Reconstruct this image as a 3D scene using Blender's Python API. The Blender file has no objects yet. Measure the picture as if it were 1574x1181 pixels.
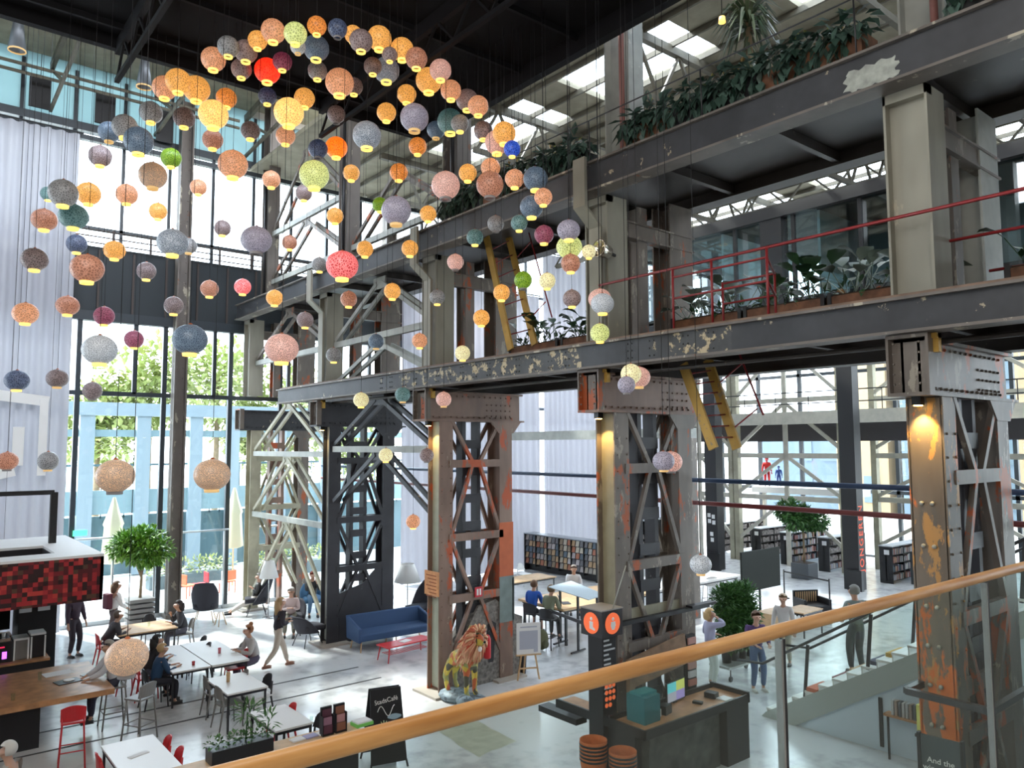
import bpy, bmesh, math, random
from mathutils import Vector, Matrix
random.seed(7)
S = bpy.context.scene
COL = S.collection
PI = math.pi
# ---------------------------------------------------------------- camera (26.9 mm on a mezzanine, eye 5.4 m above the hall floor)
IW, IH, FPX, EYE = 1574.0, 1181.0, 1176.5, 5.4
YAW, PITCH, ROLL = math.radians(50.61), math.radians(4.62), math.radians(-0.25)
_F = Vector((math.cos(YAW), math.sin(YAW), 0)); _R = Vector((math.sin(YAW), -math.cos(YAW), 0)); _Z = Vector((0, 0, 1))
FW = _F*math.cos(PITCH) + _Z*math.sin(PITCH)
_U = -_F*math.sin(PITCH) + _Z*math.cos(PITCH)
RT = _R*math.cos(ROLL) + _U*math.sin(ROLL)
UP = -_R*math.sin(ROLL) + _U*math.cos(ROLL)
CAM = Vector((0, 0, EYE))
cd = bpy.data.cameras.new('camera'); cam = bpy.data.objects.new('camera', cd); COL.objects.link(cam)
cd.sensor_fit = 'HORIZONTAL'; cd.sensor_width = 36.0; cd.lens = 36.0*FPX/IW; cd.clip_start = 0.05; cd.clip_end = 400
cam.matrix_world = Matrix(((RT.x, UP.x, -FW.x, 0), (RT.y, UP.y, -FW.y, 0), (RT.z, UP.z, -FW.z, EYE), (0, 0, 0, 1)))
S.camera = cam
def ray(px, py): return RT*((px-IW/2)/FPX) - UP*((py-IH/2)/FPX) + FW
def at(px, py, X=None, Y=None, z=0.0):
    """the point of the hall seen at a pixel of the survey photo, on the floor, on a level or on a wall plane"""
    d = ray(px, py)
    i, v = (0, X) if X is not None else ((1, Y) if Y is not None else (2, z))
    return CAM + d*((v-CAM[i])/d[i])
def dep(px, py, d): return CAM + ray(px, py)*d
# ---------------------------------------------------------------- world, sun, exposure
W = bpy.data.worlds.new('overcast'); S.world = W; W.use_nodes = True
wn, wl = W.node_tree.nodes, W.node_tree.links
for n in list(wn): wn.remove(n)
o = wn.new('ShaderNodeOutputWorld'); b = wn.new('ShaderNodeBackground'); tc = wn.new('ShaderNodeTexCoord'); sx = wn.new('ShaderNodeSeparateXYZ'); rp = wn.new('ShaderNodeValToRGB')
wl.new(tc.outputs['Generated'], sx.inputs[0]); wl.new(sx.outputs['Z'], rp.inputs[0]); wl.new(rp.outputs[0], b.inputs[0]); wl.new(b.outputs[0], o.inputs[0])
rp.color_ramp.elements[0].position = 0.0; rp.color_ramp.elements[0].color = (0.86, 0.90, 0.95, 1)
rp.color_ramp.elements[1].position = 0.5; rp.color_ramp.elements[1].color = (0.80, 0.88, 1.0, 1)
b.inputs[1].default_value = 6.4
sl = bpy.data.lights.new('sun', 'SUN'); sl.energy = 9.0; sl.angle = math.radians(3); sl.color = (1, 0.95, 0.86)
so = bpy.data.objects.new('sun', sl); COL.objects.link(so); so.location = (4, 40, 30)
so.rotation_euler = Vector((0.18, -0.62, -0.72)).to_track_quat('-Z', 'Y').to_euler()
S.view_settings.view_transform = 'Standard'; S.view_settings.look = 'None'; S.view_settings.gamma = 1; S.view_settings.use_curve_mapping = False
S.view_settings.exposure = 0.65
def area(name, loc, direction, sx_, sy_, power, color=(1, 0.97, 0.92)):
    l = bpy.data.lights.new(name, 'AREA'); l.shape = 'RECTANGLE'; l.size = sx_; l.size_y = sy_; l.energy = power; l.color = color
    ob = bpy.data.objects.new(name, l); COL.objects.link(ob); ob.location = loc
    ob.rotation_euler = Vector(direction).to_track_quat('-Z', 'Z').to_euler(); return ob
area('hall_fill', (1.0, 5.0, 12.4), (.35,.35,-1), 10, 8, 650)  # added soft fill over the cafe side, not a lamp of the hall
area('library_fill', (23, 12, 13.2), (0,0,-1), 12, 20, 450)  # added fill above the library, no fixture hangs here
area('mezzanine_fill', (-3.5, -4.5, 8.8), (.75,.62,-.42), 6, 4, 270, (1,.93,.84))  # unseen fill added behind the camera to brighten handrail and steel
# ---------------------------------------------------------------- mesh collector
class MB:
    def __init__(s): s.v = []; s.f = []; s.sm = []
    def add(s, vs, fs, smooth=False):
        b = len(s.v); s.v += [tuple(v) for v in vs]; s.f += [tuple(i+b for i in f) for f in fs]; s.sm += [smooth]*len(fs); return s
    def box(s, x0, y0, z0, x1, y1, z1):
        if x0 > x1: x0, x1 = x1, x0
        if y0 > y1: y0, y1 = y1, y0
        if z0 > z1: z0, z1 = z1, z0
        v = [(x0,y0,z0),(x1,y0,z0),(x1,y1,z0),(x0,y1,z0),(x0,y0,z1),(x1,y0,z1),(x1,y1,z1),(x0,y1,z1)]
        return s.add(v, [(0,3,2,1),(4,5,6,7),(0,1,5,4),(1,2,6,5),(2,3,7,6),(3,0,4,7)])
    def cb(s, c, sx, sy, sz): return s.box(c[0]-sx/2, c[1]-sy/2, c[2]-sz/2, c[0]+sx/2, c[1]+sy/2, c[2]+sz/2)
    def bar(s, p, q, w, h=None, up=(0,0,1)):
        """rectangular bar from p to q; w across, h along up"""
        h = h or w; p = Vector(p); q = Vector(q); d = (q-p)
        if d.length < 1e-6: return s
        d.normalize(); u = Vector(up)
        if abs(d.dot(u)) > .98: u = Vector((0,1,0)) if abs(d.y) < .9 else Vector((1,0,0))
        a = d.cross(u).normalized(); u = a.cross(d)
        a *= w/2; u *= h/2
        v = [p-a-u, p+a-u, p+a+u, p-a+u, q-a-u, q+a-u, q+a+u, q-a+u]
        return s.add(v, [(0,1,2,3),(7,6,5,4),(0,4,5,1),(1,5,6,2),(2,6,7,3),(3,7,4,0)])
    def tube(s, pts, r, n=8, cap=True):
        pts = [Vector(p) for p in pts]; rs = r if isinstance(r, (list, tuple)) else [r]*len(pts)
        vs = []; prev = None
        for i, p in enumerate(pts):
            d = (pts[min(i+1, len(pts)-1)]-pts[max(i-1, 0)]).normalized()
            if prev is None: a = d.orthogonal().normalized()
            else:
                a = prev - d*prev.dot(d)
                a = a.normalized() if a.length > 1e-5 else d.orthogonal().normalized()
            prev = a; bb = d.cross(a)
            for k in range(n):
                t = 2*PI*k/n; vs.append(p+(a*math.cos(t)+bb*math.sin(t))*rs[i])
        fs = []
        for i in range(len(pts)-1):
            for k in range(n): fs.append((i*n+k, i*n+(k+1)%n, (i+1)*n+(k+1)%n, (i+1)*n+k))
        s.add(vs, fs, True)
        if cap:
            b0 = len(s.v)-len(vs); s.f += [tuple(b0+k for k in reversed(range(n))), tuple(b0+(len(pts)-1)*n+k for k in range(n))]; s.sm += [False]*2
        return s
    def lathe(s, prof, c=(0,0,0), n=16, smooth=True):
        vs = []; fs = []; m = len(prof)
        for (r, z) in prof:
            for k in range(n): t = 2*PI*k/n; vs.append((c[0]+r*math.cos(t), c[1]+r*math.sin(t), c[2]+z))
        for i in range(m-1):
            for k in range(n): fs.append((i*n+k, i*n+(k+1)%n, (i+1)*n+(k+1)%n, (i+1)*n+k))
        return s.add(vs, fs, smooth)
    def ball(s, c, r, sc=(1,1,1), n=12, m=8):
        vs = [(c[0], c[1], c[2]-r*sc[2])]; fs = []
        for i in range(1, m):
            ph = -PI/2+PI*i/m
            for k in range(n): t = 2*PI*k/n; vs.append((c[0]+r*sc[0]*math.cos(ph)*math.cos(t), c[1]+r*sc[1]*math.cos(ph)*math.sin(t), c[2]+r*sc[2]*math.sin(ph)))
        vs.append((c[0], c[1], c[2]+r*sc[2])); L = len(vs)-1
        for k in range(n): fs.append((0, 1+(k+1)%n, 1+k)); fs.append((L, 1+(m-2)*n+k, 1+(m-2)*n+(k+1)%n))
        for i in range(m-2):
            for k in range(n): fs.append((1+i*n+k, 1+i*n+(k+1)%n, 1+(i+1)*n+(k+1)%n, 1+(i+1)*n+k))
        return s.add(vs, fs, True)
    def prism(s, pts, axis, a0, a1):
        """polygon pts (2-D) pushed along axis (0,1,2) from a0 to a1"""
        def mk(p, a):
            l = [p[0], p[1]]; l.insert(axis, a); return tuple(l)
        n = len(pts); v = [mk(p, a0) for p in pts]+[mk(p, a1) for p in pts]
        return s.add(v, [tuple(reversed(range(n))), tuple(range(n, 2*n))]+[(i, (i+1)%n, n+(i+1)%n, n+i) for i in range(n)])
    def xf(s, m):
        s.v = [tuple(m @ Vector(v)) for v in s.v]; return s
    def join(s, o): return s.add(o.v, o.f)
    def build(s, name, mat, parent=None, bevel=0):
        me = bpy.data.meshes.new(name); me.from_pydata(s.v, [], s.f)
        if any(s.sm): me.polygons.foreach_set('use_smooth', s.sm)
        me.update(); me.validate(); me.materials.append(mat)
        if any(s.sm) is False or True:
            bm = bmesh.new(); bm.from_mesh(me); bmesh.ops.recalc_face_normals(bm, faces=bm.faces); bm.to_mesh(me); bm.free()
        ob = bpy.data.objects.new(name, me); COL.objects.link(ob)
        if parent is not None: ob.parent = parent
        if bevel:
            m = ob.modifiers.new('bevel', 'BEVEL'); m.width = bevel; m.segments = 2; m.limit_method = 'ANGLE'
        return ob
def tag(o, label=None, cat=None, group=None, kind=None):
    if label: o['label'] = label
    if cat: o['category'] = cat
    if group: o['group'] = group
    if kind: o['kind'] = kind
    return o
def thing(name, label, cat, loc=(0,0,0), rz=0, group=None):
    o = bpy.data.objects.new(name, None); COL.objects.link(o); o.location = loc; o.rotation_euler = (0, 0, rz); o.empty_display_size = .2
    return tag(o, label, cat, group)
KIDS = {}
def dup(root, loc=None, rz=None, label=None, group=None):
    """copy of a thing with its parts and sub-parts"""
    r = root.copy(); COL.objects.link(r)
    if loc is not None: r.location = loc
    if rz is not None: r.rotation_euler = (0, 0, rz)
    if label: r['label'] = label
    if group: r['group'] = group
    for ch in list(root.children):
        c = ch.copy(); COL.objects.link(c); c.parent = r
        for g in list(ch.children):
            d = g.copy(); COL.objects.link(d); d.parent = c
    return r
# ---------------------------------------------------------------- materials
def mat(name, col=(.5,.5,.5), rough=.6, metal=0, spec=.5, emit=None, es=1, noise=0, ns=4.0, bump=0):
    m = bpy.data.materials.new(name); m.use_nodes = True; nt = m.node_tree; p = nt.nodes['Principled BSDF']
    p.inputs['Base Color'].default_value = (*col, 1); p.inputs['Roughness'].default_value = rough; p.inputs['Metallic'].default_value = metal; p.inputs['Specular IOR Level'].default_value = spec
    if emit: p.inputs['Emission Color'].default_value = (*emit, 1); p.inputs['Emission Strength'].default_value = es
    if noise or bump:
        t = nt.nodes.new('ShaderNodeTexCoord'); n = nt.nodes.new('ShaderNodeTexNoise'); n.inputs['Scale'].default_value = ns; n.inputs['Detail'].default_value = 5
        nt.links.new(t.outputs['Object'], n.inputs['Vector'])
        if noise:
            r = nt.nodes.new('ShaderNodeValToRGB'); r.color_ramp.elements[0].position = .3; r.color_ramp.elements[1].position = .7
            r.color_ramp.elements[0].color = (*[max(0, c*(1-noise)) for c in col], 1); r.color_ramp.elements[1].color = (*[min(1, c*(1+noise)) for c in col], 1)
            nt.links.new(n.outputs['Fac'], r.inputs[0]); nt.links.new(r.outputs[0], p.inputs['Base Color'])
        if bump:
            bn = nt.nodes.new('ShaderNodeBump'); bn.inputs['Strength'].default_value = bump; nt.links.new(n.outputs['Fac'], bn.inputs['Height']); nt.links.new(bn.outputs[0], p.inputs['Normal'])
    return m
def steel(name, base, chip=(.55,.5,.4), rust=(.35,.12,.04), ac=.62, ar=.66, rough=.5, sc=1.3, stretch=(1,1,1)):
    """old paint on steel: base coat, flaked patches and rust patches, each with its own noise"""
    m = bpy.data.materials.new(name); m.use_nodes = True; nt = m.node_tree; N, L = nt.nodes, nt.links; p = N['Principled BSDF']
    t = N.new('ShaderNodeTexCoord'); mp = N.new('ShaderNodeMapping'); mp.inputs['Scale'].default_value = stretch; L.new(t.outputs['Object'], mp.inputs[0])
    def nz(scale, det, off):
        n = N.new('ShaderNodeTexNoise'); n.inputs['Scale'].default_value = scale; n.inputs['Detail'].default_value = det; n.inputs['Roughness'].default_value = .68
        ad = N.new('ShaderNodeVectorMath'); ad.operation = 'ADD'; ad.inputs[1].default_value = (off, off*1.7, off*.6); L.new(mp.outputs[0], ad.inputs[0]); L.new(ad.outputs[0], n.inputs['Vector']); return n
    def step(n, a):
        r = N.new('ShaderNodeValToRGB'); r.color_ramp.elements[0].position = a; r.color_ramp.elements[1].position = a+.025; L.new(n.outputs['Fac'], r.inputs[0]); return r
    a = nz(sc*2.2, 8, 3.1); c = nz(sc, 7, 11.7); g = nz(sc*.8, 3, 21)
    r0 = N.new('ShaderNodeValToRGB'); r0.color_ramp.elements[0].position = .3; r0.color_ramp.elements[1].position = .7
    r0.color_ramp.elements[0].color = (*[x*.72 for x in base], 1); r0.color_ramp.elements[1].color = (*[min(1, x*1.25) for x in base], 1); L.new(g.outputs['Fac'], r0.inputs[0])
    m1 = N.new('ShaderNodeMix'); m1.data_type = 'RGBA'; m2 = N.new('ShaderNodeMix'); m2.data_type = 'RGBA'
    L.new(step(a, ac).outputs[0], m1.inputs[0]); L.new(r0.outputs[0], m1.inputs[6]); m1.inputs[7].default_value = (*chip, 1)
    L.new(step(c, ar).outputs[0], m2.inputs[0]); L.new(m1.outputs[2], m2.inputs[6]); m2.inputs[7].default_value = (*rust, 1)
    L.new(m2.outputs[2], p.inputs['Base Color']); p.inputs['Roughness'].default_value = rough; p.inputs['Metallic'].default_value = .15
    bn = N.new('ShaderNodeBump'); bn.inputs['Strength'].default_value = .25; L.new(a.outputs['Fac'], bn.inputs['Height']); L.new(bn.outputs[0], p.inputs['Normal'])
    return m
def glass(name, tint=(.95,.98,1), gloss=.08, rough=.02, fr=.35):
    m = bpy.data.materials.new(name); m.use_nodes = True; nt = m.node_tree; N, L = nt.nodes, nt.links
    for n in list(N): N.remove(n)
    o = N.new('ShaderNodeOutputMaterial'); t = N.new('ShaderNodeBsdfTransparent'); g = N.new('ShaderNodeBsdfGlossy'); x = N.new('ShaderNodeMixShader')
    lw = N.new('ShaderNodeLayerWeight'); lw.inputs[0].default_value = .25; mu = N.new('ShaderNodeMath'); mu.operation = 'MULTIPLY_ADD'; mu.inputs[1].default_value = fr; mu.inputs[2].default_value = gloss*.5
    t.inputs[0].default_value = (*tint, 1); g.inputs['Roughness'].default_value = rough
    L.new(lw.outputs['Fresnel'], mu.inputs[0]); L.new(mu.outputs[0], x.inputs[0]); L.new(t.outputs[0], x.inputs[1]); L.new(g.outputs[0], x.inputs[2]); L.new(x.outputs[0], o.inputs[0]); return m
def cloth(name, col, trans=.5, rough=.9):
    m = bpy.data.materials.new(name); m.use_nodes = True; nt = m.node_tree; N, L = nt.nodes, nt.links
    for n in list(N): N.remove(n)
    o = N.new('ShaderNodeOutputMaterial'); d = N.new('ShaderNodeBsdfDiffuse'); t = N.new('ShaderNodeBsdfTranslucent'); x = N.new('ShaderNodeMixShader')
    d.inputs[0].default_value = (*col, 1); t.inputs[0].default_value = (*col, 1); x.inputs[0].default_value = trans
    L.new(d.outputs[0], x.inputs[1]); L.new(t.outputs[0], x.inputs[2]); L.new(x.outputs[0], o.inputs[0]); return m
def leafmat(name, c1, c2):
    m = bpy.data.materials.new(name); m.use_nodes = True; nt = m.node_tree; N, L = nt.nodes, nt.links; p = N['Principled BSDF']
    g = N.new('ShaderNodeNewGeometry'); r = N.new('ShaderNodeValToRGB'); r.color_ramp.elements[0].color = (*c1, 1); r.color_ramp.elements[1].color = (*c2, 1)
    L.new(g.outputs['Random Per Island'], r.inputs[0]); L.new(r.outputs[0], p.inputs['Base Color']); p.inputs['Roughness'].default_value = .4
    p.inputs['Subsurface Weight'].default_value = 0
    return m
M = {}
M['girder'] = steel('grey painted steel', (.048,.05,.056), chip=(.42,.36,.25), rust=(.2,.1,.05), ac=.64, ar=.72, sc=1.6)
M['girder_worn'] = steel('worn flaking steel', (.06,.063,.066), chip=(.5,.41,.26), rust=(.26,.16,.09), ac=.545, ar=.68, sc=2.6)
M['girder_dark'] = steel('dark brown steel', (.035,.028,.024), chip=(.1,.08,.06), rust=(.08,.04,.02), ac=.66, ar=.7)
M['leg'] = steel('grey brown old paint', (.165,.14,.12), chip=(.30,.27,.22), rust=(.40,.10,.035), ac=.585, ar=.575, sc=1.4, stretch=(1.6,1.6,.55))
M['leg_orange'] = steel('orange and grey old paint', (.165,.135,.105), chip=(.45,.24,.08), rust=(.6,.15,.03), ac=.56, ar=.555, sc=1.1, stretch=(1.8,1.8,.6))
M['leg_red'] = steel('red brown old paint', (.23,.15,.115), chip=(.34,.27,.2), rust=(.45,.09,.03), ac=.62, ar=.56, sc=1.3, stretch=(1.6,1.6,.5))
M['leg_black'] = steel('blackened steel', (.035,.035,.042), chip=(.12,.12,.12), rust=(.09,.06,.04), ac=.68, ar=.72)
M['leg_pale'] = steel('pale olive paint', (.36,.34,.25), chip=(.42,.38,.3), rust=(.33,.18,.1), ac=.62, ar=.68)
M['upper_col'] = steel('pale grey green paint', (.30,.29,.24), chip=(.42,.38,.3), rust=(.38,.2,.07), ac=.64, ar=.72, stretch=(1,1,.35))
M['lightsteel'] = steel('light grey steel', (.36,.37,.34), chip=(.5,.5,.45), rust=(.28,.2,.12), ac=.66, ar=.7)
M['facade_col'] = steel('brown grey column paint', (.16,.14,.125), chip=(.42,.38,.3), rust=(.22,.09,.04), ac=.6, ar=.66, stretch=(1,1,.5))
M['frame'] = mat('dark window frame', (.035,.045,.055), .4)
M['black'] = mat('matt black paint', (.012,.012,.014), .5)
M['blackmetal'] = mat('black powder coat', (.02,.02,.022), .35, .3)
M['ceiling'] = mat('black roof boards', (.006,.006,.007), .9, noise=.4, ns=1.0, spec=.2)
M['roof'] = mat('beige roof sheet', (.29,.26,.19), .8, noise=.2, ns=2)
M['rooftruss'] = mat('olive grey truss paint', (.13,.115,.085), .6, noise=.2)
M['white'] = mat('white paint', (.8,.8,.79), .5)
M['panel'] = mat('pale blue translucent panel', (.62,.75,.78), .5, noise=.12, ns=.6)
M['panel'] = cloth('pale blue translucent sheet', (.30,.40,.42), .6)
M['glass'] = glass('window glass', (.93,.97,.985), .06)
M['glass_rail'] = glass('greenish balustrade glass', (.905,.955,.93), .035, fr=.13)
M['glass_stair'] = glass('clear stair glass', (.985,.997,.99), .03, fr=.1)
M['glass_office'] = glass('office glass', (.7,.8,.82), .3)
M['curtain'] = cloth('white grey curtain cloth', (.46,.47,.52), .10)
M['curtain_thin'] = cloth('sheer white curtain cloth', (.50,.50,.56), .10)
M['wood'] = mat('oak wood', (.50,.27,.10), .45, noise=.25, ns=6)
# ================================================================ SETTING
def floor_mat():
    m = bpy.data.materials.new('polished concrete'); m.use_nodes = True; nt = m.node_tree; N, L = nt.nodes, nt.links; p = N['Principled BSDF']
    t = N.new('ShaderNodeTexCoord'); n1 = N.new('ShaderNodeTexNoise'); n1.inputs['Scale'].default_value = .35; n1.inputs['Detail'].default_value = 6
    n2 = N.new('ShaderNodeTexNoise'); n2.inputs['Scale'].default_value = 3; n2.inputs['Detail'].default_value = 8
    L.new(t.outputs['Object'], n1.inputs['Vector']); L.new(t.outputs['Object'], n2.inputs['Vector'])
    ad = N.new('ShaderNodeMath'); ad.operation = 'ADD'; L.new(n1.outputs['Fac'], ad.inputs[0]); L.new(n2.outputs['Fac'], ad.inputs[1])
    r = N.new('ShaderNodeValToRGB'); r.color_ramp.elements[0].position = .75; r.color_ramp.elements[1].position = 1.25
    r.color_ramp.elements[0].color = (.46,.47,.48,1); r.color_ramp.elements[1].color = (.64,.65,.65,1)
    L.new(ad.outputs[0], r.inputs[0]); L.new(r.outputs[0], p.inputs['Base Color'])
    mr = N.new('ShaderNodeMapRange'); mr.inputs['From Min'].default_value = .3; mr.inputs['From Max'].default_value = .7; mr.inputs['To Min'].default_value = .13; mr.inputs['To Max'].default_value = .27
    L.new(n2.outputs['Fac'], mr.inputs['Value']); L.new(mr.outputs[0], p.inputs['Roughness']); p.inputs['Specular IOR Level'].default_value = .75
    return m
M['floor'] = floor_mat()
def struct(name, mb, m, parent=None, bevel=0):
    o = mb.build(name, m, parent, bevel)
    if parent is None: o['kind'] = 'structure'
    return o
FY = 26.5          # glass facade of the cafe side
FX = 37.0          # glass facade of the library side
struct('floor', MB().box(-14, -9, -.2, FX, FY+.05, 0), M['floor'])
g = MB()
for y in (at(540,1028).y, at(540,1052).y): g.box(-8, y-.028, 0.001, 9.3, y+.028, .006)
struct('trim_1', g, mat('floor rail groove', (.03,.03,.032), .6))
fl = MB(); pts = [at(668,1120), at(735,1108), at(790,1140), at(735,1165)]
ring = []
for i in range(4):
    a, b_ = pts[i], pts[(i+1)%4]
    for k in range(5): t = k/5; ring.append(a.lerp(b_, t)*(1)+Vector((random.uniform(-.04,.04), random.uniform(-.04,.04), 0)))
n = len(ring); fl.add([(p.x, p.y, .004) for p in ring], [tuple(range(n))])
struct('trim_2', fl, mat('cream floor patch', (.42,.42,.33), .4, noise=.15))
# ---- roofs
ZC = 12.9
struct('ceiling', MB().box(-14, -9, ZC, 9.6, 15.0, ZC+.15), M['ceiling'])
pl = MB()
for x in (-6, -1.5, 3, 7): pl.bar((x, -9, ZC-.2), (x, 15, ZC-.2), .1, .25)
for y in [i*1.6-8 for i in range(15)]: pl.bar((-14, y, ZC-.08), (9.6, y, ZC-.08), .06, .1)
for x in (-1.5, 3, 7):
    for i in range(23):
        y = -8+i*1.0; pl.bar((x, y, ZC-.8), (x, y+.5, ZC-.25), .04); pl.bar((x, y+.5, ZC-.25), (x, y+1.0, ZC-.8), .04)
    pl.bar((x, -9, ZC-.82), (x, 15, ZC-.82), .08, .08)
pl.box(9.45, -9, ZC-.35, 9.62, 15.05, ZC+.9); pl.box(-14, 14.9, ZC-.25, 9.62, 15.05, ZC+.9)
struct('ceiling_joists', pl, mat('black joists', (.009,.009,.011), .7, spec=.2))
b_ = MB(); b_.add([(-14,14,18.3),(12.3,14,18.3),(12.3,FY+.3,17.4),(-14,FY+.3,17.4)], [(0,1,2,3)])
b_.add([(-14,14,18.45),(12.3,14,18.45),(12.3,FY+.3,17.55),(-14,FY+.3,17.55)], [(3,2,1,0)])
struct('ceiling_outer', b_, M['roof'])
tr = MB()
for y in (17.5, 19.3, 21.1, 22.9, 24.6): tr.bar((-14,y,18.15-(y-14)*.072), (12.3,y,18.15-(y-14)*.072), .1, .2)
for x in (-2.5, .5, 3.5, 6.5, 9.5): tr.bar((x,15,17.9), (x,FY,17.1), .12, .22); tr.bar((x,15,16.6), (x,FY,15.7), .09); tr.bar((x,24.5,15.9), (x,FY,17.0), .08); tr.bar((x,21.5,16.1),(x,23.5,17.2),.08); tr.bar((x,20,17.2),(x,21.5,16.1),.08)
for z in (15.95, 16.2): tr.tube([(-14,25.7,z+.4), (9,25.7,z+.4)], .05, 6)
struct('roof_beams', tr, M['rooftruss'])
wl0 = mat('dim plastered wall', (.5,.48,.46), .9)
struct('wall_near', MB().box(-14, -9.3, -.2, FX, -9, 18), wl0)
struct('wall_left', MB().box(-14.3, -9.3, -.2, -14, FY, 18.4), wl0)
struct('wall_gable', MB().box(9.7, 26.4, 17.2, 12.3, 26.6, 17.5), wl0)
# roof over the library, with glazed strips
rf = MB(); strips = [(13.6,15.6),(19.0,22.0),(26.0,29.0),(32.5,34.5)]
x = 9.7
for a, c in strips+[(FX+.3, FX+.3)]:
    rf.box(x, -9, 15.2, a, FY+.3, 15.35)
    for yy0, yy1 in ((-9,-2),(2.2,4.4),(8.6,10.8),(14.6,16),(21,FY+.3)): rf.box(a, yy0, 15.2, c, yy1, 15.35)
    x = c
rf.box(FX, -9, 15.2, FX+.3, FY+.3, 15.35)
struct('ceiling_library', rf, M['roof'])
sk = MB()
for a, c in strips: sk.box(a, -9, 15.28, c, FY, 15.31)
struct('window_1', sk, M['glass'])
tr = MB()
for i in range(24): tr.bar((12.3+i*1.05, -9, 15.12), (12.3+i*1.05, FY, 15.12), .06, .14)
for y in (-3, 1.5, 6.3, 11.4, 16.6, 21.8):
    tr.bar((12.3,y,15.0), (FX,y,15.0), .16, .2); tr.bar((12.3,y,13.6), (FX,y,13.6), .12, .14)
    for i in range(16): xx = 12.4+i*1.55; tr.bar((xx,y,13.6), (xx+.77,y,14.95), .07); tr.bar((xx+.77,y,14.95), (xx+1.55,y,13.6), .07)
for x in (16.5, 24, 31): tr.bar((x,-9,13.75), (x,FY-.6,13.75), .14, .2); tr.bar((x,-9,14.6), (x,FY,14.6), .1, .1)
for x in (16.5, 24):
    for i in range(20): y = -8+i*1.7; tr.bar((x,y,13.75), (x,y+.85,14.6), .06); tr.bar((x,y+.85,14.6), (x,y+1.7,13.75), .06)
struct('roof_trusses', tr, M['rooftruss'])
# ---- left facade: z levels 0 / 2.7 rail / 7.1 mullion / 9.5 head / 11.6 dark band / 15.3 beam / 17.2
fr = MB()
fr.box(-14, FY-.05, 9.35, 33, FY+.25, 9.65)
fr.box(-14, FY-.1, 15.3, 33, FY+.2, 15.55); fr.box(-14, FY-.3, 14.95, 33, FY-.1, 15.1)
fr.box(-14, FY, 12.2, 33, FY+.1, 12.32)
fr.box(-14, FY+.02, 7.02, 33, FY+.12, 7.16)
for x in (4.55, 7.05, 9.2): fr.box(x-.07, FY, 0, x+.07, FY+.15, 9.4)
for x in (6.15, 8.65, 11.3, 12.9, 14.6): fr.box(x-.06, FY+.02, 7.1, x+.06, FY+.14, 9.4)
for x in (11.0, 13.0, 15.3): fr.box(x-.06, FY, 0, x+.06, FY+.14, 9.4)
for i in range(24): x = -1.5+i*1.42; fr.box(x-.05, FY, 11.6, x+.05, FY+.12, 17.2)
struct('window_2_frame', fr, M['frame'])
rl = MB(); rl.tube([(3.9,FY-.06,2.62),(9.25,FY-.06,2.62)], .035, 6); rl.tube([(9.9,FY-.06,2.62),(15.5,FY-.06,2.62)], .035, 6)
for x in (5.7,6.9,9.1): rl.tube([(x,FY-.06,0),(x,FY-.06,2.62)], .03, 6)
rl.box(4.3, FY-.02, 0, 15.6, FY+.12, .12)
struct('trim_3', rl, mat('aluminium rail', (.45,.48,.5), .3, .6))
struct('window_2', MB().box(-14, FY+.05, 0, 33, FY+.07, 9.4), M['glass'])
struct('window_3', MB().box(-14, FY+.05, 11.6, 33, FY+.07, 15.3), M['glass'])
struct('wall_upper_left', MB().box(-14, FY+.03, 15.5, 33, FY+.06, 17.5), M['panel'])
struct('wall_band_left', MB().box(-14, FY+.02, 9.6, 16.3, FY+.2, 11.7), mat('dark blue grey panel', (.022,.03,.036), .6))
bd = MB()
for i in range(22):
    x = -1+i*1.0; bd.box(x-.03, FY-.04, 9.65, x+.03, FY+.02, 11.6)
for z in (11.75, 11.95, 12.15): bd.tube([(-1,FY-.25,z),(16,FY-.25,z)], .022, 5)
for i in range(12): bd.box(4.2+i*1.1, FY-.28, 11.6, 4.26+i*1.1, FY-.22, 12.2)
struct('trim_4', bd, mat('dark brown rail steel', (.06,.045,.04), .6))
def facade_column(x0, x1, z0, z1, label, m='facade_col'):
    t = thing('steel_column', label, 'column', (0,0,0))
    c = MB(); y0, y1 = FY-.5, FY-.12
    c.box(x0, y0, z0, x0+.05, y1, z1); c.box(x1-.05, y0, z0, x1, y1, z1); c.box(x0, (y0+y1)/2-.02, z0, x1, (y0+y1)/2+.02, z1)
    shf = c.build('shaft', M[m], t); MB().box(x0-.06, y0-.05, z0, x1+.06, y1+.04, z0+.12).build('foot_plate', M['facade_col'], t)
    p_ = MB()
    for z in [z0+1+.35*i for i in range(int((z1-z0-1)/.35))]:
        for xx in (x0+.1, x1-.1): p_.ball((xx, (y0+y1)/2-.03, z), .022, n=5, m=3)
    p_.build('rivets', M['facade_col'], shf); return t
facade_column(7.22, 7.62, 0, 17.0, 'tall brown steel column at the cafe glass wall between curtain and braced tower')
c = thing('steel_column', 'upper steel column of the glass wall behind the left end of the top girder', 'column')
MB().box(15.0, FY-.5, 9.6, 15.06, FY-.1, 17).box(15.4, FY-.5, 9.6, 15.46, FY-.1, 17).box(15.0, FY-.32, 9.6, 15.46, FY-.28, 17).build('shaft', M['facade_col'], c)
# ---- far facade (library side)
fr = MB()
for i in range(15): y = -8+i*2.45; fr.box(FX, y-.08, 0, FX+.2, y+.08, 15)
for z in (0, 3.1, 6.0, 9.0, 12, 15): fr.box(FX, -9, z-.07, FX+.2, FY, z+.09)
struct('window_4_frame', fr, M['frame'])
struct('window_4', MB().box(FX+.08, -9, 0, FX+.1, FY, 15), M['glass'])
wb = MB(); wb.box(33.2, -9, 5.55, 33.5, FY, 6.6); struct('trim_5', wb, mat('near black lattice girder', (.05,.045,.05), .6))
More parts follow.
